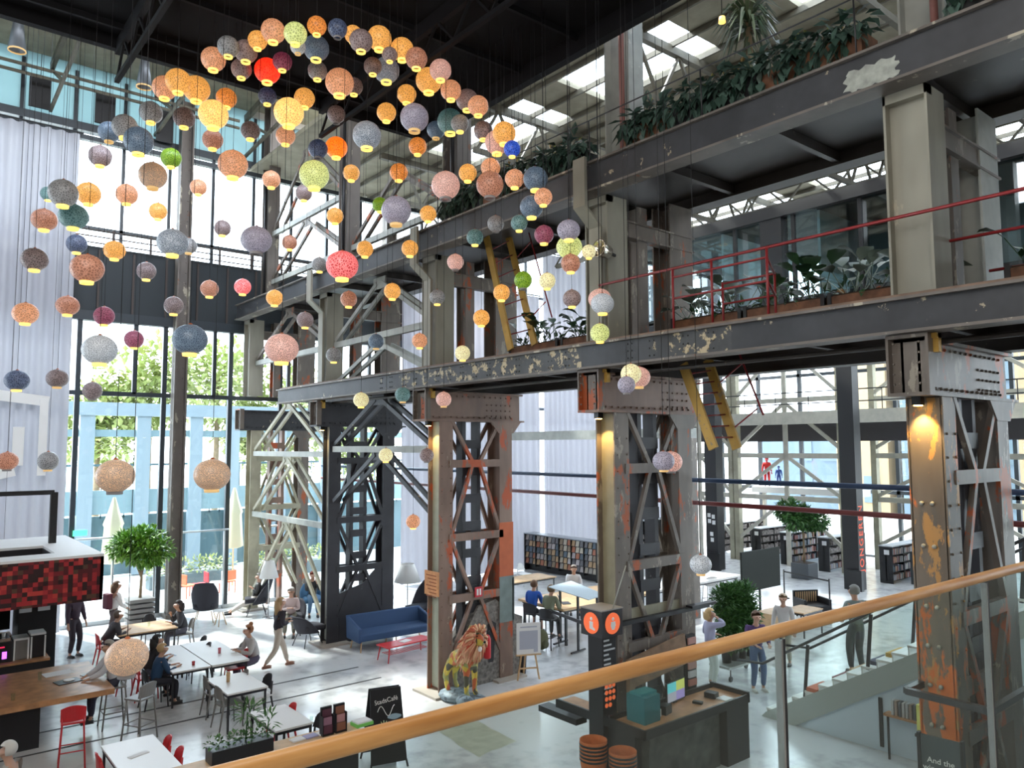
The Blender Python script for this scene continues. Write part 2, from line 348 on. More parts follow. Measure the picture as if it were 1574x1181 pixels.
# curtains
def curtain(name, x0, x1, y, z0, z1, label, m, amp=.07, wl_=.22, holes=None):
    mb = MB(); n = int((x1-x0)/.05); vs = []; fs = []
    zz = [z0, z0+.6*(z1-z0)*.5, z0+.8*(z1-z0), z1]
    for i in range(n+1):
        x = x0+(x1-x0)*i/n; ph = 2*PI*x/wl_+1.3*math.sin(x*2.1)
        for k, z in enumerate(zz): vs.append((x, y+amp*(1-.25*k/3)*math.sin(ph+.15*k), z))
    for i in range(n):
        for k in range(3): fs.append((i*4+k, (i+1)*4+k, (i+1)*4+k+1, i*4+k+1))
    mb.add(vs, fs, True); t = thing('curtain', label, 'curtain'); mb.build('drape', M[m], t)
    h = MB(); h.tube([(x0-.1,y,z1+.06),(x1+.1,y,z1+.06)], .03, 6)
    for i in range(int((x1-x0)/.22)): h.cb((x0+.1+i*.22, y, z1+.02), .03, .02, .08)
    h.build('curtain_rail', M['blackmetal'], t); return t
cu = curtain('curtain', -4.5, 4.25, FY-.45, .05, 15.0, 'tall grey white pleated curtain hanging at the left edge of the glass wall', 'curtain', .09, .36)
lg = MB(); zc = 5.9      # white applique outline on the curtain
def seg(x0, z0, x1, z1, w=.14): yq = FY-.6-(.035 if abs(x1-x0) < abs(z1-z0) else 0); lg.bar((x0, yq, z0), (x1, yq, z1), .03, w, up=(0,0,1) if abs(x1-x0) > abs(z1-z0) else (1,0,0))
seg(1.6, 7.0, 3.72, 6.75, .3); seg(3.6, 6.8, 3.6, 4.6, .22); seg(3.0, 6.0, 3.0, 4.9, .28); seg(2.55, 4.65, 2.95, 4.75, .28); seg(1.9, 4.6, 2.55, 4.65, .28)
lg.build('white_outline', mat('white applique', (.85,.85,.84), .8), cu)
curtain('curtain', 15.75, 23.0, FY-.45, .05, 12.2, 'white sheer curtain seen between the blackened tower and the red brown tower', 'curtain_thin', .06, .34)
curtain('curtain', 23.3, 33.0, FY-.45, .05, 14.3, 'white sheer curtain behind the long magazine rack', 'curtain_thin', .06, .34)
# ================================================================ TOWERS AND GIRDERS
GX = 9.1
def hsec(mb, x0, x1, y0, y1, z0, z1, t=.03, web='x'):
    """H section: flange plates at y0 and y1, web across at mid x"""
    mb.box(x0, y0, z0, x1, y0+t, z1); mb.box(x0, y1-t, z0, x1, y1, z1); xm = (x0+x1)/2-.05; mb.box(xm, y0+t, z0, xm+t, y1-t, z1)
def rivrow(mb, pts, r=.02):
    for p in pts: mb.ball(p, r, n=6, m=4)
def tower(y0, y1, label, mleg, mcap, mcore='leg', ztop=6.0, mback=None, plinth=1.4, front=9.6, capback=12.0, lacecol=None, light=True):
    t = thing('steel_tower', label, 'steel tower', (front, y0, 0)); t.location = (0,0,0)
    mleg_, mcap_, mback_ = M[mleg], M[mcap], M[mback or mleg]; lc = M[lacecol or mleg]
    a = MB(); hsec(a, front, front+.36, y0, y1, 0, ztop)
    rivrow(a, [(front+.05+dx, y0-.005, z) for z in [i*.28+.2 for i in range(20)] for dx in (.02, .26)], .017)
    a.build('front_leg', mleg_, t)
    a = MB(); hsec(a, 11.3, 11.68, y0, y1, 0, ztop)
    a.prism([(11.0, ztop), (11.98, ztop), (11.72, ztop-.3), (11.26, ztop-.3)], 1, y0-.02, y0+.02)
    a.build('back_leg', mback_, t)
    # lacing on both faces
    zs = [5.0, 3.35, 2.0]
    for yy in (y0+.03, y1-.03):
        l = MB(); xa, xb, xm = front+.34, 11.32, (front+.36+11.3)/2
        for z in zs: l.bar((xa-.08, yy, z), (xb+.08, yy, z), .09, .17)
        for zt, zc, zb in ((ztop-.02, 5.0, 3.42), (3.28, 2.0, .7)):
            for s_, xe in ((-1, xa), (1, xb)):
                l.bar((xe, yy, zt), (xm+s_*.12, yy, zc+.06), .07, .08); l.bar((xm+s_*.12, yy, zc-.06), (xe, yy, zb), .07, .08)
        l.build('lacing', lc, t)
    k = MB(); ym = (y0+y1)/2
    for xx in (10.3, 10.72): k.box(xx, ym-.12, .1, xx+.1, ym+.12, ztop)
    for z in [1.0+i*.62 for i in range(8)]: k.box(10.3, ym-.14, z, 10.82, ym-.11, z+.2)
    k.build('core_channels', M[mcore], t)
    pm_ = M.setdefault('pad', mat('pale concrete pad', (.42,.38,.33), .8)); MB().box(front-.25, y0-.25, 0, front+.6, y1+.2, .05).build('foot_plate', pm_, t); MB().box(11.1, y0-.2, 0, 11.95, y1+.2, .05).build('foot_plate', pm_, t)
    # capital: box girder across the legs
    c = MB(); c.box(9.2+.1, y0+.1, ztop, capback, y0+.13, 6.62); c.box(9.2+.1, y1-.13, ztop, capback, y1-.1, 6.62)
    c.box(9.2, y0-.03, ztop-.04, capback+.05, y1+.03, ztop); c.box(9.3, y0+.02, 6.6, capback+.05, y1-.02, 6.64)
    rivrow(c, [(9.5+i*.16, y0+.09, z) for i in range(15) for z in (ztop+.06, 6.54)], .02)
    rivrow(c, [(11.0+i*.14, y0+.09, 6.1+j*.13) for i in range(6) for j in range(3)], .018)
    c.build('capital_beam', mcap_, t)
    e = MB(); e.box(9.2, y0-.03, ztop, 9.34, y0, 6.68); e.box(9.2, y1, ztop, 9.34, y1+.03, 6.68); e.box(9.2, y0, 6.64, 9.34, y1, 6.68); e.box(9.3, y0, ztop, 9.34, y1, 6.64)
    rivrow(e, [(9.195, y0+.07, ztop+.1+j*.12) for j in range(5)]+[(9.195, y1-.06, ztop+.1+j*.12) for j in range(5)], .016)
    e.build('end_plate', M['leg'] if mcap != 'leg_black' else M['leg'], t)
    return t
TW = [(3.73,4.15),(8.96,9.40),(14.24,14.71),(19.69,20.09),(25.55,25.98)]
t6 = tower(*TW[0], 'massive orange and ochre flaked steel tower at the right, passing behind the handrail glass', 'leg_orange', 'leg', 'leg_black', mback='leg', lacecol='leg')
t5 = tower(*TW[1], 'rust streaked grey steel tower standing inside the info counter', 'leg', 'leg_red', 'leg_black')
t4 = tower(*TW[2], 'red brown riveted steel tower beside the lion sculpture', 'leg_red', 'leg_red', 'leg_black')
t3 = tower(*TW[3], 'blackened steel tower beside the blue sofa', 'leg_black', 'leg_black', 'leg_black')
t2 = tower(*TW[4], 'pale olive steel tower at the cafe glass wall, farthest left of the row', 'leg_pale', 'girder', 'leg_red', mback='leg', lacecol='leg_pale')
# white stripe plate of the black tower and ochre light boxes
def plate(t, name, mb, m): return mb.build(name, m, t)
M['ochre'] = steel('ochre paint', (.50,.30,.06), chip=(.3,.22,.12), rust=(.45,.14,.03), ac=.62, ar=.68)
M['olive'] = mat('olive grey web paint', (.27,.25,.17), .6, noise=.12)
M['palegreen'] = mat('pale green web paint', (.42,.46,.38), .6, noise=.1)
for t, (y0, y1), mm in ((t5, TW[1], M['olive']), (t4, TW[2], M['palegreen']), (t3, TW[3], M['lightsteel'])):
    plate(t, 'web_cover', MB().box(9.712, y0+.035, .1, 9.724, y1-.03, 5.95), mm)
bp = MB(); bp.box(9.6, 3.75, 0.0, 9.62, 4.13, 5.95); plate(t6, 'front_plate', bp, M['leg_orange'])
rv = MB(); rivrow(rv, [(9.58, 3.95+dy, z) for z in (1.7,2.15,2.6,3.05,3.5,4.2,4.7) for dy in (-.06,.06)], .028); plate(t6, 'bolts', rv, M['lightsteel'])
# the concrete block with the keyhole at the foot of the red brown tower; grey repaint of its back leg
M['concrete'] = mat('rough pebble concrete', (.19,.175,.16), .95, noise=.5, ns=14, bump=.6)
blk = MB(); y0 = TW[2][0]
blk.prism([(9.98,0),(12.0,0),(12.0,1.35),(11.62,1.5),(11.2,1.85),(10.7,1.75),(10.2,1.0),(9.98,.9)], 1, y0+.03, y0+.5); blk.build('concrete_base', M['concrete'], t4)
MB().prism([(10.95,.95),(11.2,.95),(11.2,1.3),(11.08,1.38),(10.95,1.3)], 1, y0+.02, y0+.04).build('dark_opening', M['black'], t4)
MB().prism([(10.98,.45),(11.12,.45),(11.17,.95),(10.97,.95)], 1, y0+.02, y0+.04).build('dark_opening', M['black'], t4)
MB().box(11.66, y0-.02, 1.3, 11.72, y0+.44, 2.3).box(11.28,y0-.02,1.3,11.7,y0+.0,2.35).build('repaint_band', mat('grey green repaint', (.16,.2,.19), .6, noise=.2), t4)
MB().box(11.28,y0-.015,2.35,11.7,y0+.0,3.6).build('red_band', steel('red orange repaint', (.45,.10,.03), chip=(.3,.05,.03), rust=(.55,.2,.05)), t4)
for (y0, y1), t in zip(TW[3:4], (t3,)):
    MB().box(9.97, y0+.01, 0, 11.3, y0+.06, 1.3).prism([(9.97,1.3),(11.3,1.3),(11.3,2.1),(10.7,1.55),(9.97,1.35)],1,y0+.01,y0+.05).build('base_plate', M['leg_black'], t)
for nm,(y0,y1) in zip((t5,t6),TW[:2][::-1]): MB().box(9.97,y0+.05,2.42,11.3,y0+.1,2.62).build('cross_plank', M['leg_pale'] if nm==t5 else M['leg'], nm)
# wooden planks at foot of tower 5
wp = MB(); y0 = TW[1][0]; wp.bar((9.75,y0-.12,1.75),(11.2,y0-.12,1.95),.05,.22); wp.bar((9.75,y0-.1,1.45),(11.2,y0-.1,1.6),.05,.16); wp.box(9.72,y0-.15,.9,9.85,y0-.07,1.85)
wp.build('timber_plank', mat('weathered plank', (.26,.17,.11), .8, noise=.3), t5)
# glow on the tower tops: small uplights fixed under the capitals
M['amber'] = mat('amber lamp', (.9,.6,.2), emit=(1,.62,.15), es=14)
def uplight(x, y, z, label, e=26):
    t = thing('spotlight', label, 'lamp', (x,y,z)); MB().cb((0,0,.05), .12, .1, .1).build('housing', M['blackmetal'], t); MB().cb((0,0,-.006), .09, .07, .012).build('lens', M['amber'], t)
    l = bpy.data.lights.new('spotlight_beam', 'SPOT'); l.energy = e; l.color = (1,.62,.2); l.spot_size = math.radians(75); l.spot_blend = .6; l.shadow_soft_size = .04
    ob = bpy.data.objects.new('beam', l); COL.objects.link(ob); ob.parent = t; ob.location = (0.0,0,-.02); ob.rotation_euler = Vector((.36,0,-1)).to_track_quat('-Z','Y').to_euler(); return t
uplight(9.47, 3.95, 5.86, 'small amber spotlight under the capital of the orange tower', 90)
uplight(9.47, 9.2, 5.86, 'small amber spotlight under the capital of the rust streaked tower', 60)
uplight(9.47, 14.5, 5.86, 'small amber spotlight under the capital of the red brown tower', 45)
uplight(9.47, 19.9, 5.86, 'small amber spotlight under the capital of the blackened tower', 25)
# amber brackets on top of capitals
for (y0, y1), w in zip(TW[:4], ('orange', 'rust streaked', 'red brown', 'blackened')):
    t = MB().box(9.34, y0-.09, 6.46, 9.42, y0-.03, 6.68).box(9.3,y0-.09,6.62,9.42,y0-.03,6.68).build('bracket', M['ochre'])
    tag(t, f'small ochre bracket under the lower girder beside the {w} tower', 'bracket')
# ---- girders
def girder(x, y0, y1, z0, z1, label, segs, m='girder', fw=.34):
    t = thing('crane_girder', label, 'girder')
    f = MB(); f.box(x-.0, y0, z0, x+fw, y1, z0+.035); f.box(x-.0, y0, z1-.035, x+fw, y1, z1); f.build('flange', M['facade_col'] if m == 'girder' else M[m], t)
    for a, b2, mm in segs:
        w = MB(); w.box(x+.07, a, z0+.035, x+.10, b2, z1-.035)
        yy = a+.3
        while yy < b2-.1:
            if mm == 'girder_worn' or (yy-a) < 1.0: rivrow(w, [(x+.065, yy+d, z) for d in (0,.09) for z in (z0+.1, (z0+z1)/2, z1-.1)], .014)
            else: w.box(x+.02, yy, z0+.035, x+.07, yy+.018, z1-.035) if random.random() < .0 else None
            yy += .45
        w.build('web_plate', M[mm], t)
    return t
girder(GX, -7, 22.3, 6.69, 7.12, 'lower front crane girder crossing the whole hall, grey with flaked paint', [(-7,6.3,'girder'),(6.3,7.4,'girder_worn'),(7.4,9.3,'girder'),(9.3,15.3,'girder_worn'),(15.3,22.3,'girder')])
girder(GX, -7, 26.0, 9.72, 10.24, 'upper front crane girder crossing the whole hall, grey with one bare pale patch', [(-7,26.0,'girder')])
pt = MB(); pc = at(1334,113,X=GX); ring = [(pc.y+.40*max(-.8,min(.8,math.cos(a)))*(1+.10*math.sin(9*a)), pc.z+.17*max(-.8,min(.8,math.sin(a)))*(1+.16*math.cos(13*a))) for a in [i*2*PI/48 for i in range(48)]]
pt.prism([(y,z) for y,z in ring], 0, GX+.066, GX+.07); tag(pt.build('bare_paint_patch', mat('bare pale primer', (.36,.38,.34), .7, noise=.25, ns=9)), kind='structure')
for yy in (3.5, 3.85, 9.2):
    pass
girder(11.75, -7, 26.0, 6.66, 7.12, 'lower rear crane girder on the back legs of the towers', [(-7,26.0,'girder_dark')], 'girder_dark')
girder(11.75, -7, 26.0, 9.92, 10.9, 'deep dark upper rear girder behind the top planters', [(-7,26.0,'girder_dark')], 'girder_dark')
dk = MB(); dk.box(GX+.1, -7, 7.04, 12.1, 22.0, 7.10); struct('floor_lower_deck', dk, M['girder_dark'])
dk = MB(); dk.box(GX+.1, -7, 10.14, 12.1, 25.5, 10.2); 
for i in range(16): y = -6+i*2; dk.bar((GX+.2,y,10.05),(11.8,y,10.05),.1,.16)
struct('floor_upper_deck', dk, M['girder_dark'])
dk = MB()
for i in range(14): y = -6+i*2; dk.bar((GX+.2,y,6.95),(11.8,y,6.95),.1,.16)
dk.tube([(9.7,-7,6.62),(9.7,21,6.62)], .035, 6)
struct('deck_joists', dk, M['girder_dark'])
rl = MB(); rl.box(GX+.12, -7, 7.12, GX+.2, 22.3, 7.17); rl.box(GX+.12,-7,10.24,GX+.2,26,10.29); struct('trim_6', rl, mat('rusty brown crane rail', (.2,.13,.09), .6, noise=.3))
# ---- upper storey columns between the two girder levels, and roof columns above
UPL = ['broad pale grey green upper column at the right above the orange tower', 'upper column above the rust streaked tower', 'upper column above the red brown tower', 'slim upper column above the blackened tower', 'upper column beside the glass wall']
for (y0, y1), lb, wide in zip(TW, UPL, (1,0,0,0,0)):
    t = thing('upper_column', lb, 'column'); m = M['upper_col']
    a = MB(); X0 = 9.45; X1 = 9.95
    a.box(X0, y0-.05, 7.12, X1, y0-.02, 9.72); a.box(X0, y1+.02, 7.12, X1, y1+.05, 9.72); a.box(X0+.12, y0-.02, 7.12, X0+.15, y1+.02, 9.72); a.box(X0, y0-.05, 9.6, X0+.15, y1+.05, 9.72)
    a.build('front_shaft', m, t)
    a = MB(); hsec(a, 11.2, 11.85, y0, y1, 7.12, 9.92); a.build('back_shaft', M['lightsteel'] if wide else M['leg'], t)
    b_ = MB(); b_.box(9.95, y0+.02, 9.1, 11.3, y0+.05, 9.34); b_.box(9.9, y0-.02, 9.34, 11.9, y0+.16, 9.37); b_.box(9.9, y0-.02, 9.07, 11.9, y0+.16, 9.1); b_.build('cross_beam', M['leg'], t)
    if wide: MB().box(9.62,y0+.02,9.5,9.64,y1-.02,9.62).build('rust_strip', M['ochre'], t)
    k = MB(); hsec(k, 10.35, 10.6, y0+.05, y1-.05, 7.12, 9.7); k.build('middle_shaft', M['leg'], t)
    r = thing('roof_column', lb.replace('upper column', 'roof column').replace('column at', 'roof column at'), 'column')
    a = MB(); hsec(a, 10.0, 10.4, y0-.1, y1+.05, 10.24, 15.1 if y0 < 16 else 17.6); a.build('shaft', M['lightsteel'] if y0 < 12 else M['facade_col'], r)
    p_ = MB(); p_.tube([(9.93, y0+.0, 10.25), (9.93, y0+.0, 14.8)], .05, 8); p_.build('downpipe', mat('faded red pipe', (.32,.14,.12), .5) if y0 < 12 else M['blackmetal'], r)
# curved brackets on the front of upper columns at the girder
for (y0, y1), w in zip(TW[1:4], ('rust streaked', 'red brown', 'blackened')):
    b_ = MB(); yy0, yy1 = y0+.02, y0+.3
    for a_, c_ in (((8.98,10.3),(8.98,9.45)),((8.98,9.45),(9.35,9.15)),((9.35,9.15),(9.35,7.2))):
        b_.add([(a_[0],yy0,a_[1]),(a_[0],yy1,a_[1]),(c_[0],yy1,c_[1]),(c_[0],yy0,c_[1]),(a_[0]+.06,yy0,a_[1]),(a_[0]+.06,yy1,a_[1]),(c_[0]+.06,yy1,c_[1]),(c_[0]+.06,yy0,c_[1])], [(0,1,2,3),(7,6,5,4),(0,4,5,1),(1,5,6,2),(2,6,7,3),(3,7,4,0)])
    tag(b_.build('cranked_strut', M['upper_col']), f'cranked pale strut clamped to the top girder above the {w} tower', 'strut')
# ---- K bracing between towers in the girder plane
def kbrace(ya, yb, zt, zb, label, m, x=9.72, hor=True):
    ya += .07; yb -= .07
    t = thing('k_brace', label, 'brace'); ym = (ya+yb)/2
    for dx in (0, .3):
        for s_, ye in ((0, ya), (1, yb)): MB().bar((x+dx, ym+(-.12 if s_==0 else .12), zt), (x+dx, ye, zb), .07, .11).build('diagonal', M[m], t)
    MB().cb((x+.0, ym, zt), .03, .6, .3).build('gusset_plate', M[m], t)
    if hor: MB().bar((x,ya,zb-.12),(x,yb,zb-.12),.12,.16).build('tie_beam', M['lightsteel' if m!='leg_black' else 'lightsteel'], t)
    return t
kbrace(14.71, 19.69, 9.6, 8.35, 'pale K brace between the red brown and blackened towers, upper storey', 'lightsteel')
kbrace(14.71, 19.69, 8.0, 7.15, 'pale lower diagonals between the red brown and blackened towers, on the lower girder', 'lightsteel', hor=False)
kbrace(14.71, 19.69, 6.6, 5.45, 'dark K brace under the lower girder between the red brown and blackened towers', 'girder')
kbrace(14.71, 19.69, 5.2, 3.9, 'dark lower diagonals under the K brace beside the blackened tower', 'girder', hor=False)
kbrace(20.09, 25.55, 9.6, 8.35, 'K brace between the blackened tower and glass wall, upper storey', 'leg')
kbrace(20.09, 25.55, 6.7, 5.3, 'pale olive K brace between the blackened and olive towers', 'leg_pale')
kbrace(20.09, 25.55, 5.0, 3.3, 'pale olive lower diagonals between the blackened and olive towers', 'leg_pale')
kbrace(20.09, 25.55, 3.0, .6, 'pale olive diagonals reaching down behind the walking woman', 'leg_pale', hor=False)
kbrace(14.71, 19.69, 12.6, 11.2, 'grey K brace above the upper girder left of the lantern cloud', 'leg', x=10.2)
kbrace(20.09, 25.55, 12.6, 11.2, 'grey K brace above the upper girder at the glass wall', 'leg', x=10.2)
kbrace(20.09, 25.55, 14.9, 12.9, 'grey K brace high under the roof at the glass wall', 'leg', x=10.2)
# pipes along the hall between towers
def pipe(pts, r, label, m): t = MB().tube(pts, r, 8).build('pipe', m); return tag(t, label, 'pipe')
M['bluepipe'] = mat('dark blue pipe', (.02,.05,.12), .4); M['redpipe'] = mat('dark red pipe', (.16,.03,.03), .4)
pipe([(12.3,-7,4.72),(12.3,25.8,4.72)], .045, 'long dark blue pipe running level behind the towers, upper of the pair', M['bluepipe'])
pipe([(12.3,-7,4.28),(12.3,25.8,4.28)], .045, 'long dark red pipe running level behind the towers, lower of the pair', M['redpipe'])
# tall black library columns and braced light frames
def black_column(y, label, txt=None):
    t = thing('black_column', label, 'column', (28.4, y, 0)); MB().box(-.25,-.3,0,.25,.3,15.2).build('shaft', M['black'], t)
    MB().box(-.4,-.45,0,-.26,.1,.75).build('foot_box', M['blackmetal'], t); return t
bc1 = black_column(14.4, 'black square library column with red vertical lettering')
black_column(20.6, 'black square library column with small white notices')
M['cream_steel'] = mat('cream steel', (.47,.45,.38), .6, noise=.1)
def lib_frame(y0, y1, x, label):
    t = thing('braced_frame', label, 'steel frame')
    for yy in (y0, y1): MB().box(x, yy-.12, 0, x+.3, yy+.12, 15).build('post', M['leg_pale'], t)
    for z in (3.0, 4.9, 7.4): MB().bar((x+.1,y0,z),(x+.1,y1,z),.1,.22).build('rail', M['cream_steel'], t)
    ym = (y0+y1)/2
    MB().box(x+.05,ym-.1,0,x+.15,ym+.1,12).build('centre_post', M['cream_steel'], t)
    for za, zb in ((4.9,3.1),(7.3,5.2),(10,7.6),(3.0,1.0)):
        for ye in (y0, y1): MB().bar((x+.1,ym,za),(x+.1,ye,zb),.09,.15).build('diagonal', M['cream_steel'], t)
    return t
lib_frame(16.4, 21.6, 31.5, 'cream braced steel frame in front of the far windows, left of the lettered column')
lib_frame(9.0, 16.0, 33.6, 'cream braced steel frame in front of the far windows, right of the lettered column')
lib_frame(21.9, 25.6, 31.5, 'cream braced steel frame beside the far corner curtain')
wk = MB(); wk.box(31.2, 8, 6.55, 33.2, 26, 6.75); wk.box(31.1,8,6.3,31.2,26,6.85); struct('floor_walkway', wk, M['cream_steel'])
wk = MB()
for z in (7.2, 7.7): wk.tube([(31.2,8,z),(31.2,26,z)], .025, 5)
for i in range(12): wk.tube([(31.2,8+i*1.6,6.7),(31.2,8+i*1.6,7.7)], .02, 5)
struct('trim_7', wk, M['blackmetal'])
# ---- office box of glass above the library
of = thing('glass_office', 'glass walled office box with black frames above the library', 'office')
b_ = MB(); X0, X1, Z0, Z1 = 20.0, 26.0, 9.2, 12.0
b_.box(X0,-6,Z0,X1,17.5,Z0+.3); b_.box(X0-.2,-6,Z1,X1,17.5,Z1+.35)
for i in range(13): y = -6+i*1.95; b_.box(X0-.05,y-.05,Z0,X0+.05,y+.05,Z1)
for y in (12.2, 16.0): b_.box(X0-.15,y-.35,Z0,X0+.2,y+.35,Z1)
b_.box(X0,-6,Z0+.25,X0+.08,17.5,Z0+.4); b_.build('black_frame', M['black'], of)
MB().box(X0-.01,-6,Z0+.3,X0+.01,17.5,Z1).build('glazing', M['glass_office'], of)
wl_ = MB(); wl_.box(X0+3,-6,Z0+.3,X0+3.1,11,Z1); 
for y in (3.2, 7.1, 10.8, 14): wl_.box(X0+.1,y,Z0+.3,X0+3,y+.08,Z1)
wl_.build('partition_wall', mat('pale office wall', (.55,.6,.6), .7), of)
# ---- exterior
struct('ground', MB().box(-60, FY+.3, -.25, 120, 140, -.05).box(FX+.3,-80,-.25,120,FY+.3,-.05), mat('pale paving outside', (.55,.55,.52), .9, noise=.1))

for (pa, pb), w in zip((((46,113),(77,170)),((147,142),(176,195)),((241,168),(265,222)),((403,208),(411,255))), ('above the grey curtain','right of the curtain top','left of the brown column','right of the brown column')):
    u_, v_ = at(*pa, Y=FY-.25), at(*pb, Y=FY-.25); t = thing('speaker_panel', 'flat black hanging panel high on the glass wall, '+w, 'panel', (0,0,0), 0, 'black panels under the roof')
    MB().box(u_.x, FY-.3, v_.z, v_.x, FY-.22, u_.z).build('panel', M['black'], t); MB().bar(((u_.x+v_.x)/2,FY-.26,u_.z),((u_.x+v_.x)/2,FY-.26,17.3),.02).build('hanger', M['blackmetal'], t)

tag(MB().box(19.8,15.2,5.62,20.1,25.6,5.95).build('tie_beam', M['lightsteel']), 'level grey beam in front of the white curtain beyond the towers', 'beam')
for y in (15.3, 25.4): MB().box(19.8,y-.1,0,20.1,y+.1,5.62).build('post', M['leg'], bpy.data.objects['tie_beam.'+'%03d'%0] if 'tie_beam.000' in bpy.data.objects else [o for o in COL.objects if o.name.startswith('tie_beam') and o.get('label')][0])
# ================================================================ LANTERN CLOUD
LC = {  # code: (words, shade colour, speckle colour, emission colour, strength)
 'P': ('peach', (.46,.25,.16), (.62,.37,.25), (1,.40,.18), .36), 'A': ('amber', (.50,.26,.08), (.66,.36,.12), (1,.44,.09), .52),
 'K': ('bright cream amber', (.62,.40,.14), (.75,.5,.2), (1,.54,.14), .85),
 'G': ('leaf green', (.13,.30,.02), (.3,.45,.05), (.2,.4,.02), .25), 'R': ('glowing red', (.7,.02,.01), (.9,.1,.03), (1,.03,.01), .9),
 'D': ('dark mauve brown', (.17,.135,.14), (.36,.29,.30), (.3,.15,.1), .06), 'N': ('smoky mauve', (.26,.20,.21), (.42,.35,.36), (.4,.2,.15), .08),
 'Y': ('silver grey', (.27,.27,.28), (.45,.45,.46), (.3,.3,.3), .06), 'B': ('steel blue', (.11,.16,.24), (.25,.33,.42), (.1,.2,.35), .08),
 'U': ('deep navy blue', (.07,.09,.15), (.18,.22,.32), (.05,.1,.3), .08), 'C': ('cobalt blue', (.02,.06,.40), (.1,.2,.6), (.02,.1,.8), .3),
 'T': ('teal', (.10,.22,.22), (.24,.38,.38), (.1,.3,.3), .1), 'W': ('white and pale blue speckled', (.50,.54,.60), (.78,.8,.84), (.6,.7,.8), .12),
 'S': ('copper gold speckled', (.36,.30,.30), (.85,.58,.36), (1,.55,.3), .13), 'Z': ('blue white speckled', (.22,.28,.36), (.62,.66,.72), (.3,.4,.55), .1),
 'V': ('yellow green speckled', (.45,.47,.16), (.72,.74,.4), (.7,.8,.25), .45), 'O': ('vivid orange', (.75,.16,.01), (.9,.3,.03), (1,.17,.01), .9),
 'F': ('burnt orange', (.45,.17,.05), (.7,.32,.1), (1,.3,.05), .4), 'L': ('lavender', (.33,.31,.40), (.55,.52,.62), (.4,.35,.5), .1),
 'I': ('pink white speckled', (.50,.33,.30), (.82,.62,.58), (.9,.4,.3), .3), 'J': ('crimson and pink speckled', (.55,.06,.07), (.9,.45,.45), (1,.1,.1), .5),
 'M': ('magenta plum', (.23,.06,.10), (.42,.15,.22), (.5,.05,.15), .12), 'E': ('terracotta', (.34,.17,.12), (.55,.32,.24), (.9,.3,.15), .18),
 'H': ('pale yellow', (.70,.66,.42), (.85,.8,.55), (.9,.8,.4), .45)}
def lantern_mat(code):
    w, c1, c2, ec, es = LC[code]
    m = bpy.data.materials.new('paper shade '+w); m.use_nodes = True; nt = m.node_tree; N, L = nt.nodes, nt.links; p = N['Principled BSDF']
    t = N.new('ShaderNodeTexCoord'); v = N.new('ShaderNodeTexVoronoi'); v.inputs['Scale'].default_value = {'S': 58, 'W': 42, 'Z': 42, 'L': 36, 'B': 36, 'I': 40}.get(code, 27); v.feature = 'DISTANCE_TO_EDGE'
    L.new(t.outputs['Object'], v.inputs['Vector']); r = N.new('ShaderNodeValToRGB'); r.color_ramp.elements[0].position = .02; r.color_ramp.elements[1].position = .20
    r.color_ramp.elements[0].color = (*c2, 1); r.color_ramp.elements[1].color = (*[q*.72 for q in c1], 1); L.new(v.outputs['Distance'], r.inputs[0]); L.new(r.outputs[0], p.inputs['Base Color'])
    p.inputs['Roughness'].default_value = .38; mm = N.new('ShaderNodeMix'); mm.data_type = 'RGBA'; mm.blend_type = 'MULTIPLY'; mm.inputs[0].default_value = 1
    mm.inputs[6].default_value = (*ec, 1)
    r2 = N.new('ShaderNodeValToRGB'); r2.color_ramp.elements[0].position = .03; r2.color_ramp.elements[1].position = .16; r2.color_ramp.elements[0].color = (1,1,1,1); r2.color_ramp.elements[1].color = (.55,.55,.55,1)
    L.new(v.outputs['Distance'], r2.inputs[0]); L.new(r2.outputs[0], mm.inputs[7]); L.new(mm.outputs[2], p.inputs['Emission Color']); p.inputs['Emission Strength'].default_value = es
    return m
LM = {k: lantern_mat(k) for k in LC}
collar_lit = mat('lit inner collar', (.9,.75,.3), emit=(1,.60,.12), es=1.0); collar_dim = mat('unlit collar', (.35,.33,.33), .6)
collar_mid = mat('faintly lit collar', (.6,.45,.25), emit=(1,.6,.2), es=.35); cap_m = mat('orange brass cap', (.5,.13,.04), .4, .3); cord_m = mat('black cord', (.01,.01,.012), .6)
